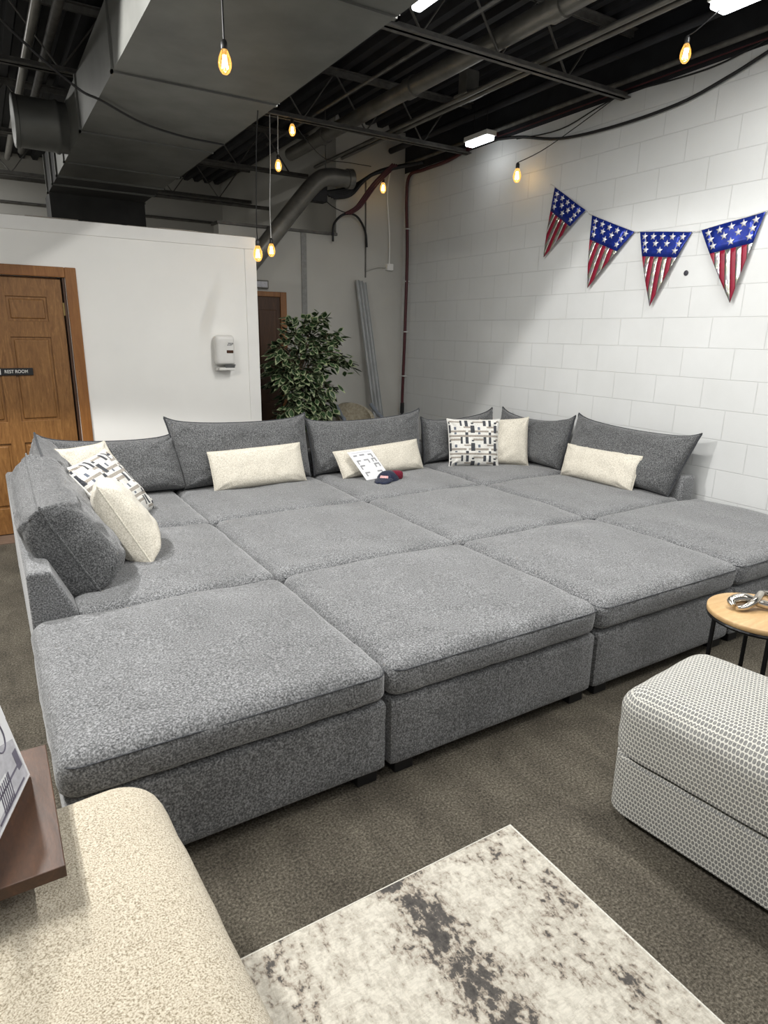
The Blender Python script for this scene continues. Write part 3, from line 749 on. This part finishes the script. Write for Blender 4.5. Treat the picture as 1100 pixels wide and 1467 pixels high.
# ------------------------------------------------------------------ pillows
def pillow(name, lab, cat, BL, BR, TL, TR, T, mats, pin=.04, ex=3.0, power=.5, n=34, seed=0, patt=None, pipe=None, group=None, wr=.010, sag=0.0, piper=.005, ear=0.0):
    BL, BR, TL, TR = map(V, (BL, BR, TL, TR))
    org = (BL+BR)/2
    nrm = ((BR-BL+TR-TL).cross(TL-BL+TR-BR)).normalized()    # towards the viewer side (right x up)
    wlen = ((BR-BL).length+(TR-TL).length)/2; hlen = ((TL-BL).length+(TR-BR).length)/2
    def P(u, v, side):
        uu = u*(1-pin*(1-v**4)*u*u); vv = v*(1-pin*(hlen and min(1.6, wlen/hlen))*(1-u**4)*v*v)
        a, c = (uu+1)/2, (vv+1)/2
        p = BL*(1-a)*(1-c)+BR*a*(1-c)+TL*(1-a)*c+TR*a*c
        if sag: p = p-V((0, 0, 1))*sag*(1-u*u)*max(0, v)**2
        if ear: p = p+(V((0, 0, 1))*ear)*(abs(u)**10)*max(0, v)**4
        e = max(0, (1-abs(u)**ex))*max(0, (1-abs(v)**ex))
        th = T/2*e**power*(1-.22*v)
        q = p+nrm*side*th
        if e > 0:
            s_ = V((seed*1.7, seed*.6, side*3))
            f = noise.noise(V((u*wlen*7, v*hlen*7, 0))+s_)*wr*min(1, e*4)
            # creases that fan out from the corners
            d = min(math.hypot(1-abs(u), (1-abs(v))), 1)
            f += wr*.9*math.sin((math.atan2(1-abs(v), 1-abs(u)))*9+seed)*max(0, 1-d*1.6)*min(1, e*6)
            q = q+nrm*side*f
        return q
    g = lambda k: math.copysign(1-(1-abs(-1+2*k/n))**1.35, -1+2*k/n)
    b = MB(); vs = []; idx = {}
    for side in (1, -1):
        for i in range(n+1):
            for j in range(n+1):
                edge = i in (0, n) or j in (0, n)
                k = (i, j) if edge else (i, j, side)
                if k not in idx: idx[k] = len(vs); vs.append(P(g(i), g(j), side))
        for i in range(n):
            for j in range(n):
                ks = [(i, j), (i+1, j), (i+1, j+1), (i, j+1)]
                f = []
                for (p, q) in ks:
                    edge = p in (0, n) or q in (0, n); f.append(idx[(p, q) if edge else (p, q, side)])
                mi = patt((g(i)+g(i+1))/2, (g(j)+g(j+1))/2) if patt else 0
                b.f.append(tuple(f) if side > 0 else tuple(f[::-1])); b.mi.append(mi)
    b.v = [V(p) for p in vs]
    o = b.build(name, mats, smooth=True, origin=org)
    o.data.set_sharp_from_angle(angle=math.radians(89))
    tag(o, lab, cat, group)
    if pipe:
        e = [P(g(i), -1, 1) for i in range(n)]+[P(1, g(j), 1) for j in range(n)]+[P(g(i), 1, 1) for i in range(n, 0, -1)]+[P(-1, g(j), 1) for j in range(n, 0, -1)]
        MB().tube(e, piper, 6, closed=True).build('piping', pipe, o, True)
    return o
H = .462
gb = 'loose grey back cushions'
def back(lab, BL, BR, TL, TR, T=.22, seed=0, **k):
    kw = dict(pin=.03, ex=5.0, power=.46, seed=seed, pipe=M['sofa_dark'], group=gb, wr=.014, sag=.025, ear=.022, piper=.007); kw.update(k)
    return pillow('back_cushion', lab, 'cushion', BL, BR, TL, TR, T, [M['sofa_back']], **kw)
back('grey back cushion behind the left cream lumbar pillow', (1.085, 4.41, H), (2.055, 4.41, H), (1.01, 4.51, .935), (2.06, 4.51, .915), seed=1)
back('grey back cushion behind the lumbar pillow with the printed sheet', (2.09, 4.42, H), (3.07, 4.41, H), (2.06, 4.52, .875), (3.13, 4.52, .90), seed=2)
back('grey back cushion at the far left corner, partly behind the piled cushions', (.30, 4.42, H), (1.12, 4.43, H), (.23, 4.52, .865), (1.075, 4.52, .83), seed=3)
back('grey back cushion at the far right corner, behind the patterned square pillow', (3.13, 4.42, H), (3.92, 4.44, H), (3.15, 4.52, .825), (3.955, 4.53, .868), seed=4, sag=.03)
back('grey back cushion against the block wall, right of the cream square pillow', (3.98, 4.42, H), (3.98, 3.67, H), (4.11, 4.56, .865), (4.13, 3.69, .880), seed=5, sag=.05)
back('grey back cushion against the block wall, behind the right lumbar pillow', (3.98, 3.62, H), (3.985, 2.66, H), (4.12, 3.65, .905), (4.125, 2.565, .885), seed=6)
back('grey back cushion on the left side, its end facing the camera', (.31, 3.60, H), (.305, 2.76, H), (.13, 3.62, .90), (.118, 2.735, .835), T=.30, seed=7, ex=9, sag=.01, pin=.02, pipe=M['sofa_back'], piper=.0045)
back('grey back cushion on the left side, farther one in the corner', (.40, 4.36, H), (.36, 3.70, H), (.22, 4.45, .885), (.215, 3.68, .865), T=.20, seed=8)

gl = 'cream lumbar pillows'
pillow('lumbar_pillow', 'cream lumbar pillow on the back row, left one', 'pillow', (1.250, 4.235, H), (1.955, 4.265, H), (1.235, 4.315, .728), (1.945, 4.36, .738), .13, [M['cream']], pin=.02, ex=4, seed=11, group=gl, wr=.007, pipe=M['cream'], piper=.003)
pillow('lumbar_pillow', 'cream lumbar pillow behind the white printed sheet', 'pillow', (2.225, 4.19, H), (2.995, 4.235, H), (2.180, 4.28, .660), (2.975, 4.32, .698), .14, [M['cream']], pin=.02, ex=4, seed=12, group=gl, wr=.008, pipe=M['cream'], piper=.003)
pillow('lumbar_pillow', 'cream lumbar pillow leaning on the cushions along the block wall', 'pillow', (3.865, 3.55, H), (3.865, 2.87, H), (3.95, 3.58, .700), (3.95, 2.875, .712), .13, [M['cream']], pin=.02, ex=4, seed=13, group=gl, wr=.010, pipe=M['cream'], piper=.003)
def weave(u, v):
    x = (u+1)/2*460; y = (1-(v+1)/2)*430
    x, y = (x-0) % 210, (y-0) % 165
    def r(a, c, e, f): return a <= x <= c and e <= y <= f
    if r(145, 172, 3, 66) or r(147, 172, 126, 150) or r(100, 122, 6, 62) or r(196, 210, 56, 128) or r(0, 17, 56, 128) or r(200, 210, 28, 44) or r(0, 14, 28, 44): return 1
    if r(48, 70, 72, 100) or r(48, 70, 126, 140): return 3
    if r(0, 150, 104, 124) or r(172, 210, 104, 124) or r(0, 210, 146, 165) or r(6, 100, 15, 33) or r(132, 210, 69, 86): return 2
    return 0
PM = [M['white_cloth'], M['charcoal'], M['taupe'], M['blueslate']]
gp = 'patterned square pillows'
pillow('square_pillow', 'patterned grey and white square pillow standing in the far right corner', 'pillow', (3.245, 4.215, H), (3.60, 4.005, H), (3.265, 4.30, .850), (3.665, 4.10, .848), .14, PM, pin=.05, ex=3, seed=21, n=84, patt=weave, pipe=M['white_cloth'], piper=.006, group=gp)
pillow('square_pillow', 'cream square pillow beside the patterned one, far right corner', 'pillow', (3.50, 4.15, H), (3.868, 3.925, H), (3.56, 4.235, .835), (3.935, 4.03, .862), .13, [M['cream']], pin=.06, ex=3, seed=22, pipe=M['cream'], piper=.004, group='cream square pillows')
pillow('square_pillow', 'cream square pillow tucked behind the patterned one, far left corner', 'pillow', (.40, 4.06, H), (.78, 4.26, H), (.300, 4.17, .845), (.605, 4.40, .838), .13, [M['cream']], pin=.07, ex=3, seed=23, pipe=M['cream'], piper=.004, group='cream square pillows')
pillow('square_pillow', 'patterned grey and white square pillow slumped in the left corner', 'pillow', (.545, 3.60, H), (.800, 3.985, H), (.300, 3.76, .800), (.565, 4.13, .830), .14, PM, pin=.05, ex=3, seed=24, n=84, patt=weave, pipe=M['white_cloth'], piper=.006, group=gp)
pillow('square_pillow', 'cream square pillow nearest on the left, seen from its edge', 'pillow', (.565, 2.985, H), (.62, 3.40, H), (.375, 3.10, .835), (.43, 3.47, .80), .20, [M['cream']], pin=.05, ex=4.5, seed=25, pipe=M['cream'], piper=.004, group='cream square pillows', wr=.009)

# printed sheet leaning on the lumbar pillow
sh = thing('printed_sheet', 'white sheet of sofa layout drawings leaning on a lumbar pillow', 'sheet', (2.43, 4.1, .47))
A, B_, C_, D_ = V((2.345, 4.045, .470)), V((2.575, 4.085, .470)), V((2.250, 4.175, .668)), V((2.480, 4.215, .668))
nn = (B_-A).cross(C_-A).normalized()
if nn.y > 0: nn = -nn
b = MB(); b.prism([A, B_, D_, C_], -nn*.0015); b.build('paper', M['paper'], sh)
b = MB()
def q2(u, v): return A*(1-u)*(1-v)+B_*u*(1-v)+C_*(1-u)*v+D_*u*v
def rect(u0, u1, v0, v1, mi=0):
    b.prism([q2(u0, v0)+nn*.0006, q2(u1, v0)+nn*.0006, q2(u1, v1)+nn*.0006, q2(u0, v1)+nn*.0006], nn*.0004, mi)
rect(.1, .9, .93, .945, 1)
for (u, v, w_, k) in ((.12, .82, .15, 0), (.38, .83, .2, 0), (.72, .82, .16, 1), (.12, .64, .17, 2), (.42, .65, .2, 1), (.74, .66, .18, 3), (.12, .46, .2, 2), (.72, .48, .22, 3), (.14, .22, .2, 2), (.66, .22, .2, 1)):
    rect(u, u+w_, v, v+.045)
    if k in (1, 3): rect(u+w_-.05, u+w_, v-.09, v)
    if k in (2, 3): rect(u, u+.05, v-.09 if k == 3 else v-.1, v)
b.build('drawing', [M['greyink'], M['palegrey']], sh)

# cap with a striped patch in front of the sheet
cp = thing('cap', 'navy cap with a pink and white patch, lying on the grey seat', 'cap', (2.46, 3.98, .47))
c0 = V((2.50, 3.99, .468))
b = MB(); vs = []; fs = []; ns, nr = 24, 8
for i in range(nr+1):
    a = i/nr*math.pi/2
    for k in range(ns):
        ph = 2*math.pi*k/ns
        vs.append(c0+V((.088*math.cos(ph)*math.cos(a), .078*math.sin(ph)*math.cos(a), .072*math.sin(a)+.004*math.sin(3*ph)*math.cos(a))))
for i in range(nr):
    for k in range(ns): fs.append((i*ns+k, i*ns+(k+1) % ns, (i+1)*ns+(k+1) % ns, (i+1)*ns+k))
fs.append(tuple(range(ns-1, -1, -1)))
b.add(vs, fs); b.build('crown', M['navy'], cp, True, weld=True)
b = MB(); vs = []
ax = V((-.80, -.60, 0)).normalized(); sx_ = V((-ax.y, ax.x, 0))
nb = 10
for i in range(nb+1):
    for j in range(7):
        t = i/nb; s_ = -1+j/3
        wv_ = .062*math.sqrt(max(0.02, 1-(max(0, t-.35)/.68)**2))
        p = c0+ax*(.055+.115*t)+sx_*(s_*wv_)+V((0, 0, .030-.018*t-.012*s_*s_))
        vs.append(p)
fs = [(i*7+j, (i+1)*7+j, (i+1)*7+j+1, i*7+j+1) for i in range(nb) for j in range(6)]
b.add(vs, fs); ob = b.build('brim', M['navy'], cp, True); md = ob.modifiers.new('thick', 'SOLIDIFY'); md.thickness = .010; md.offset = 0
b = MB(); vs = []
for i in range(7):
    for j in range(5):
        ph = math.atan2(ax.y, ax.x)+(-.42+.84*i/6); a = .12+.5*j/4
        vs.append(c0+V((.094*math.cos(ph)*math.cos(a), .084*math.sin(ph)*math.cos(a), .079*math.sin(a))))
b.add(vs, [(i*5+j, (i+1)*5+j, (i+1)*5+j+1, i*5+j+1) for i in range(6) for j in range(4)]); ob = b.build('patch', M['pink'], cp, True); md = ob.modifiers.new('thick', 'SOLIDIFY'); md.thickness = .004
b = MB(); softbox(b, 2.53, 2.615, 3.94, 4.03, .468, .535, .028, 0, 0, 8, 5, .006); b.build('back_panel', M['maroon'], cp, True, weld=True)

# ------------------------------------------------------------------ plant
pl = thing('potted_ficus', 'leafy variegated ficus in a pot behind the sofa, beside the partition', 'plant', (2.58, 5.70, 0))
pc = V((2.58, 5.70, 0))
b = MB(); b.lathe([(.0, 0), (.12, 0), (.135, .02), (.16, .28), (.17, .30), (.17, .32), (.15, .32), (.145, .29)], pc, 28); b.build('pot', M['black'], pl, True)
b = MB(); b.lathe([(0, .27), (.145, .27), (.145, .285), (0, .29)], pc, 24); b.build('soil', M['soil'], pl)
random.seed(11)
b = MB()
b.tube([pc+V((0, 0, .27)), pc+V((.02, .01, .6)), pc+V((-.02, 0, .9)), pc+V((.01, .02, 1.4))], [.022, .019, .015, .006], 8, smooth=4)
b.tube([pc+V((.03, .02, .27)), pc+V((-.03, .03, .6)), pc+V((.03, -.02, .9)), pc+V((.08, .02, 1.3))], [.018, .016, .012, .005], 8, smooth=4)
tips = []
for k in range(60):
    th = random.uniform(0, 2*math.pi); zz = random.uniform(.72, 1.52)
    R_ = .36*math.sqrt(max(.1, 1-((zz-1.12)/.56)**2))*random.uniform(.55, 1.0)
    st_ = pc+V((random.uniform(-.03, .03), random.uniform(-.03, .03), max(.6, zz-.25)))
    en = pc+V((R_*math.cos(th), R_*math.sin(th), zz))
    md_ = (st_+en)/2+V((0, 0, .10))
    b.tube([st_, md_, en], [.006, .004, .002], 5, smooth=3); tips.append((st_, md_, en))
extra = [((.2, .05, 1.40), (.30, .02, 1.52), (.38, 0, 1.48)), ((.05, .0, 1.42), (.10, -.05, 1.62), (.20, -.08, 1.66)), ((-.02, 0, 1.4), (-.08, -.05, 1.58), (-.15, -.08, 1.62)), ((.2, 0, 1.25), (.36, -.05, 1.36), (.46, -.08, 1.22)), ((.0, 0, 1.45), (.02, -.05, 1.6), (.06, -.06, 1.64))]
for a, c_, e in extra:
    a, c_, e = pc+V(a), pc+V(c_), pc+V(e); b.tube([a, c_, e], [.006, .004, .002], 5, smooth=3); tips += [(a, c_, e)]*2
b.build('trunk', M['bark'], pl, True)
lf = MB()
def leaf(p, d, L, W, up):
    d = d.normalized(); s_ = d.cross(up)
    s_ = s_.normalized() if s_.length > 1e-3 else d.orthogonal().normalized()
    nrm = s_.cross(d).normalized()
    def shape(k, off):
        out = []
        for t, w_ in ((0, .0), (.22, .72), (.45, 1.0), (.72, .66), (1.0, .0)): out.append((t, w_))
        ptsr = [p+d*(L*(.5+(t-.5)*k))+s_*(W*w_*k*.5)-nrm*(abs(w_)*W*.10)+nrm*off-V((0, 0, 1))*(L*.22*t*t) for t, w_ in out]
        ptsl = [p+d*(L*(.5+(t-.5)*k))-s_*(W*w_*k*.5)-nrm*(abs(w_)*W*.10)+nrm*off-V((0, 0, 1))*(L*.22*t*t) for t, w_ in out]
        mid_ = [p+d*(L*(.5+(t-.5)*k))+nrm*off-V((0, 0, 1))*(L*.22*t*t) for t, w_ in out]
        vs = ptsr+mid_+ptsl
        fs = [(i, i+1, 5+i+1, 5+i) for i in range(4)]+[(5+i, 5+i+1, 10+i+1, 10+i) for i in range(4)]
        return vs, fs
    for k, off, mi in ((1.0, 0, 1), (.82, .0012, 0), (.82, -.0012, 0)):
        vs, fs = shape(k, off); lf.add(vs, fs, mi)
for st_, md_, en in tips:
    for k in range(22):
        t = random.uniform(.25, 1.0)
        p = (st_*(1-t)**2+md_*2*t*(1-t)+en*t*t)+V((random.gauss(0, .03), random.gauss(0, .03), random.gauss(0, .03)))
        o = p-pc-V((0, 0, .95)); o.z *= .3
        d_ = o.normalized()*.8+V((random.gauss(0, .6), random.gauss(0, .6), random.gauss(-.35, .45)))
        leaf(p, d_, random.uniform(.075, .12), random.uniform(.042, .064), V((random.gauss(0, .4), random.gauss(0, .4), 1)))
lf.build('foliage', [M['leaf'], M['leafedge']], pl)

# chair behind the sofa
ch = thing('tub_chair', 'beige tub chair with a blue grey arm, behind the sofa', 'chair', (3.33, 5.98, 0))
cc = V((3.33, 5.98, 0))
b = MB(); vs = []; fs = []; na, nz_ = 18, 8
for side, rad in ((0, .205), (1, .165)):
    for i in range(na+1):
        a = math.radians(-20+220*i/na)
        for j in range(nz_+1):
            t = j/nz_; e = math.sin(math.radians(220*i/na-20+0)); top = .60+.205*max(0, math.sin(math.pi*i/na))**.7
            z = .38+(top-.38)*t; r = rad*(1+.10*t)-(.012*(t > .9))
            vs.append(cc+V((r*math.cos(a), r*math.sin(a), z)))
N1 = (na+1)*(nz_+1)
for i in range(na):
    for j in range(nz_):
        a = i*(nz_+1)+j
        fs += [(a, a+nz_+1, a+nz_+2, a+1), (N1+a, N1+a+1, N1+a+nz_+2, N1+a+nz_+1)]
    a = i*(nz_+1)+nz_; fs.append((a, a+nz_+1, N1+a+nz_+1, N1+a))
    a = i*(nz_+1); fs.append((a, N1+a, N1+a+nz_+1, a+nz_+1))
for a in (0, na*(nz_+1)):
    for j in range(nz_): fs.append((a+j, a+j+1, N1+a+j+1, N1+a+j))
b.add(vs, fs); b.build('backrest', M['tan'], ch, True)
b = MB(); softbox(b, 3.16, 3.50, 5.80, 6.14, .36, .46, .03, .01, 0, 10, 3); b.build('seat', M['tan'], ch, True, weld=True)
for sx_ in (-1, 1):
    b = MB(); b.tube([cc+V((sx_*.225, -.19, .0)), cc+V((sx_*.225, -.18, .60)), cc+V((sx_*.22, -.08, .70)), cc+V((sx_*.21, .05, .79))], .022, 8, smooth=5); b.build('arm', M['greychair'], ch, True)
    b = MB(); b.tube([cc+V((sx_*.14, .14, 0)), cc+V((sx_*.14, .13, .38))], .016, 8); b.build('leg', M['greychair'], ch)

# steel studs leaning in the corner
gs = 'steel studs leaning in the corner'
for k, (dx, top, lab) in enumerate(((-.045, 2.09, 'galvanised steel stud leaning in the corner, left of the three'), (.0, 2.085, 'galvanised steel stud leaning in the corner, middle of the three'), (.045, 2.07, 'galvanised steel stud leaning in the corner, right of the three'))):
    p0, p1 = V((3.79+dx, 6.12, .0)), V((3.665+dx, 6.50, top))
    b = MB(); d_ = (p1-p0).normalized(); s_ = d_.cross(V((0, -1, 0))).normalized(); f_ = s_.cross(d_)
    if f_.y > 0: f_ = -f_
    w2, dp = .019, .022
    prof = [(-w2, 0), (-w2, dp), (-w2+.004, dp), (-w2+.004, .003), (w2-.004, .003), (w2-.004, dp), (w2, dp), (w2, 0)]
    b.prism([p0+s_*a+f_*c_ for a, c_ in prof], p1-p0)
    tag(b.build('steel_stud', M['studsteel']), lab, 'stud', gs)

# ------------------------------------------------------------------ foreground
# rug
rg = thing('area_rug', 'cream and charcoal distressed rug on the dark carpet', 'rug', (.5, .2, 0))
rg['_o'] = (0, 0, 0); rg.location = (0, 0, 0)
b = MB(); b.box(-.4, 1.262, -1.2, 1.236, .001, .010, c=.003); b.build('pile', M['rug'], rg)
b = MB(); b.tube([(-.4, 1.236, .006), (1.262, 1.236, .006), (1.262, -1.2, .006), (-.4, -1.2, .006)], .006, 8, closed=True); b.build('binding', M['rugedge'], rg)

# woven bench at the right, turned a few degrees
def placed(o, loc, rz): o.location = loc; o.rotation_euler = (0, 0, rz)
bn = thing('woven_bench', 'white and grey woven upholstered ottoman at the right foreground', 'ottoman', (0, 0, 0))
b = MB(); softbox(b, 0, .50, -1.25, 0, .022, .240, .012, 0, 0, 22, 2, .001, plan=.075); b.build('base', M['lattice'], bn, True, weld=True)
b = MB(); softbox(b, -.004, .504, -1.254, .004, .241, .466, .075, .022, .006, 30, 4, .003, plan=.085, round_bottom=.012); cu = b.build('cushion', M['lattice'], bn, True, weld=True)
for fx in (.06, .40):
    for fy in (-1.18, -.10):
        b = MB(); b.box(fx, fx+.05, fy, fy+.05, 0, .024, c=.003); b.build('leg', M['black'], bn)
placed(bn, (1.580, 1.140, 0), math.radians(6.0))

# cream ottoman front left
co = thing('cream_ottoman', 'cream boucle ottoman in the near left corner of the picture', 'ottoman', (0, 0, 0))
b = MB(); softbox(b, -.92, -.005, -1.25, -.01, .04, .27, .02, 0, 0, 12, 6, .002, plan=.07); b.build('base', M['boucle'], co, True, weld=True)
b = MB(); softbox(b, -.93, 0, -1.26, 0, .272, .500, .075, .012, .01, 30, 8, .003, plan=.10, round_bottom=.03); b.build('cushion', M['boucle'], co, True, weld=True)
for fx in (-.85, -.10):
    for fy in (-1.18, -.10):
        b = MB(); b.box(fx, fx+.05, fy, fy+.05, 0, .042, c=.003); b.build('leg', M['black'], co)
placed(co, (.226, 1.450, 0), math.radians(3.0))

# walnut C table reaching over the cream ottoman
ct = thing('side_table', 'dark walnut side table top reaching over the cream ottoman', 'table', (-.2, 1.3, 0))
b = MB(); b.box(-.46, .014, 1.088, 1.495, .575, .600, c=.002); b.build('tabletop', M['walnut'], ct)
for yy in (1.14, 1.44):
    b = MB(); b.tube([(-.745, yy, .012), (-.745, yy, .563), (-.15, yy, .563)], .011, 8); b.build('frame', M['black_metal'], ct)
b = MB(); b.tube([(-.745, 1.14, .012), (-.745, 1.44, .012)], .011, 8); b.build('foot_bar', M['black_metal'], ct)

# brochure card in a stand
bc = thing('display_card', 'glossy printed furniture card standing on the walnut table', 'card', (-.07, 1.28, .6))
dirv = V((.328, .945, 0)).normalized(); upv = V((-.20, .07, 1)).normalized(); nv = V((.95, -.33, .2)).normalized()
A = V((-.024, 1.388, .604)); C0 = A-dirv*.28
q3 = lambda u, v: C0*(1-u)+A*u+upv*(.235*v)
b = MB(); b.prism([q3(0, 0), q3(1, 0), q3(1, 1), q3(0, 1)], -nv*.003); b.build('sheet', M['paper'], bc)
b = MB()
def r3(pts, mi, lift=.0005): b.prism([q3(u, v)+nv*lift for u, v in pts], nv*.0003, mi)
r3([(.03, .03), (.97, .03), (.97, .42), (.75, .52), (.5, .42), (.03, .42)], 0)
r3([(.25, .10), (.72, .10), (.70, .30), (.28, .32)], 1, .0011)
r3([(.88, .16), (.95, .16), (.95, .34), (.88, .34)], 2, .0011)
for k in range(7): r3([(.50+.03*k, .05), (.515+.03*k, .05), (.56+.03*k, .28), (.545+.03*k, .28)], 2, .0016)
r3([(.40, .05), (.9, .05), (.9, .07), (.4, .07)], 2, .0016); r3([(.42, .20), (.93, .20), (.93, .22), (.42, .22)], 2, .0016)
r3([(.90, .62), (1.0, .62), (1.0, .98), (.90, .98)], 1)
b.build('picture', [M['palegrey'], M['paper'], M['violetink']], bc)
b = MB(); cen = q3(.80, .58)+nv*.001
b.tube([cen+dirv*(.024*math.cos(k*math.pi/12))+upv*(.034*math.sin(k*math.pi/12)) for k in range(24)], .0016, 5, closed=True)
b.build('ring_mark', M['violetink'], bc)
b = MB(); b.prism([q3(.5, .7)-nv*.004, q3(.35, 0)-nv*.11, q3(.65, 0)-nv*.11], -nv*.003); b.build('stand_leg', M['paper'], bc)

# round oak coffee table with a twisted silver ornament
tc0 = V((2.575, 1.232, 0)); tz, tr_ = .465, .200
tb = thing('round_table', 'small round oak table with black legs at the right', 'table', tc0)
b = MB(); b.lathe([(0, tz-.022), (tr_-.003, tz-.022), (tr_, tz-.019), (tr_, tz-.003), (tr_-.003, tz), (0, tz)], tc0, 56); b.build('tabletop', M['lightoak'], tb, True)
b = MB(); b.tube([tc0+V((.95*tr_*math.cos(a), .95*tr_*math.sin(a), tz-.031)) for a in [2*math.pi*k/40 for k in range(40)]], .009, 8, closed=True); b.build('ring', M['black_metal'], tb)
for a in (150, 218, 330, 38):
    a = math.radians(a); u = V((math.cos(a), math.sin(a), 0))
    b = MB(); b.tube([tc0+u*(tr_*.95)+V((0, 0, tz-.03)), tc0+u*(tr_*.98)], .009, 8); b.build('leg', M['black_metal'], tb)
orn = thing('silver_ornament', 'twisted polished silver branch ornament on the round oak table', 'ornament', (2.60, 1.23, tz))
b = MB(); oc = V((2.575, 1.222, tz))
def branch(pts, r): b.tube([oc+V((p[0], p[1], p[2]*1.3+.004)) for p in pts], [q*1.4 for q in r], 10, smooth=6)
branch([(-.095, .075, .012), (-.075, .095, .022), (-.03, .07, .03), (.01, .03, .018), (.05, -.02, .013), (.10, -.05, .02)], [.008, .013, .015, .012, .013, .007])
branch([(-.095, .06, .010), (-.06, .045, .012), (-.01, .035, .028), (.05, .05, .036), (.10, .06, .02)], [.006, .010, .011, .011, .006])
branch([(-.02, -.055, .012), (.03, -.05, .016), (.07, -.01, .028), (.09, .04, .03), (.14, .09, .018)], [.009, .013, .012, .011, .006])
branch([(-.02, -.06, .010), (.02, -.075, .010), (.08, -.07, .012), (.14, -.04, .012)], [.007, .011, .012, .006])
branch([(-.07, .09, .02), (-.02, .105, .014), (.05, .09, .012)], [.008, .010, .006])
ob = b.build('branches', M['chrome'], orn, True)

# ------------------------------------------------------------------ lights
def area(loc, sx, sy, power, rot=(0, 0, 0), col=(1, .985, .95)):
    l = bpy.data.lights.new('lamp_light', 'AREA'); l.shape = 'RECTANGLE'; l.size = sx; l.size_y = sy; l.energy = power; l.color = col
    o = bpy.data.objects.new('lamp_light', l); COL.objects.link(o); o.location = loc; o.rotation_euler = rot; return o
K = 1.0
area((3.535, 1.86, 3.175), .12, 1.2, 13*K)
area((4.005, 4.97, 3.155), .08, .28, .4*K)
area((2.225, 2.73, 3.185), .06, 1.2, 56*K)
area((2.225, .90, 3.185), .06, 1.2, 48*K)  # light of the added strip beside the duct
area((-.84, 2.0, 3.09), .12, 1.2, 84*K)  # light of the added strip left of the duct
area((0, -.8, 3.09), .12, 1.2, 20*K)  # fill from the added strip over the camera
area((2.66, -.8, 3.09), .12, 1.2, 8*K)  # fill from the added strip behind the camera
area((-1.0, 8.5, 3.49), .12, 1.0, 110*K)
# added spot left of the duct; its cone rim draws the slanting wall shade
sp = bpy.data.lights.new('flood_light', 'SPOT'); sp.energy = 310*K; sp.spot_size = math.radians(170); sp.spot_blend = .05; sp.shadow_soft_size = .06; sp.color = (1, .985, .96)
so = bpy.data.objects.new('flood_light', sp); COL.objects.link(so); so.location = (-.6, 3.95, 3.02)
ax = V((.0, -.75, -.66)).normalized()
so.rotation_euler = ax.to_track_quat('-Z', 'Y').to_euler()
w = bpy.data.worlds.new('World'); SC.world = w; w.use_nodes = True
w.node_tree.nodes['Background'].inputs[0].default_value = (.93, .96, 1, 1); w.node_tree.nodes['Background'].inputs[1].default_value = .38

# ------------------------------------------------------------------ camera
f_px, yaw, pitch, roll, hc = 915.5877, .553956, .2715394, .0166322, 1.527341
F = V((math.sin(yaw)*math.cos(pitch), math.cos(yaw)*math.cos(pitch), -math.sin(pitch))); R = V((math.cos(yaw), -math.sin(yaw), 0)); U = R.cross(F)
R2 = R*math.cos(roll)+U*math.sin(roll); U2 = U*math.cos(roll)-R*math.sin(roll)
cam = bpy.data.cameras.new('camera'); co_ = bpy.data.objects.new('camera', cam); COL.objects.link(co_)
co_.matrix_world = Matrix(((R2.x, U2.x, -F.x, 0), (R2.y, U2.y, -F.y, 0), (R2.z, U2.z, -F.z, hc), (0, 0, 0, 1)))
cam.sensor_fit = 'HORIZONTAL'; cam.sensor_width = 36; cam.lens = f_px*36/1100; cam.clip_start = .02
SC.camera = co_
for o in bpy.data.objects:
    if '_o' in o: del o['_o']
vs_ = SC.view_settings
vs_.view_transform = 'Standard'; vs_.look = 'None'; vs_.gamma = 1; vs_.use_curve_mapping = False; vs_.exposure = 0.0
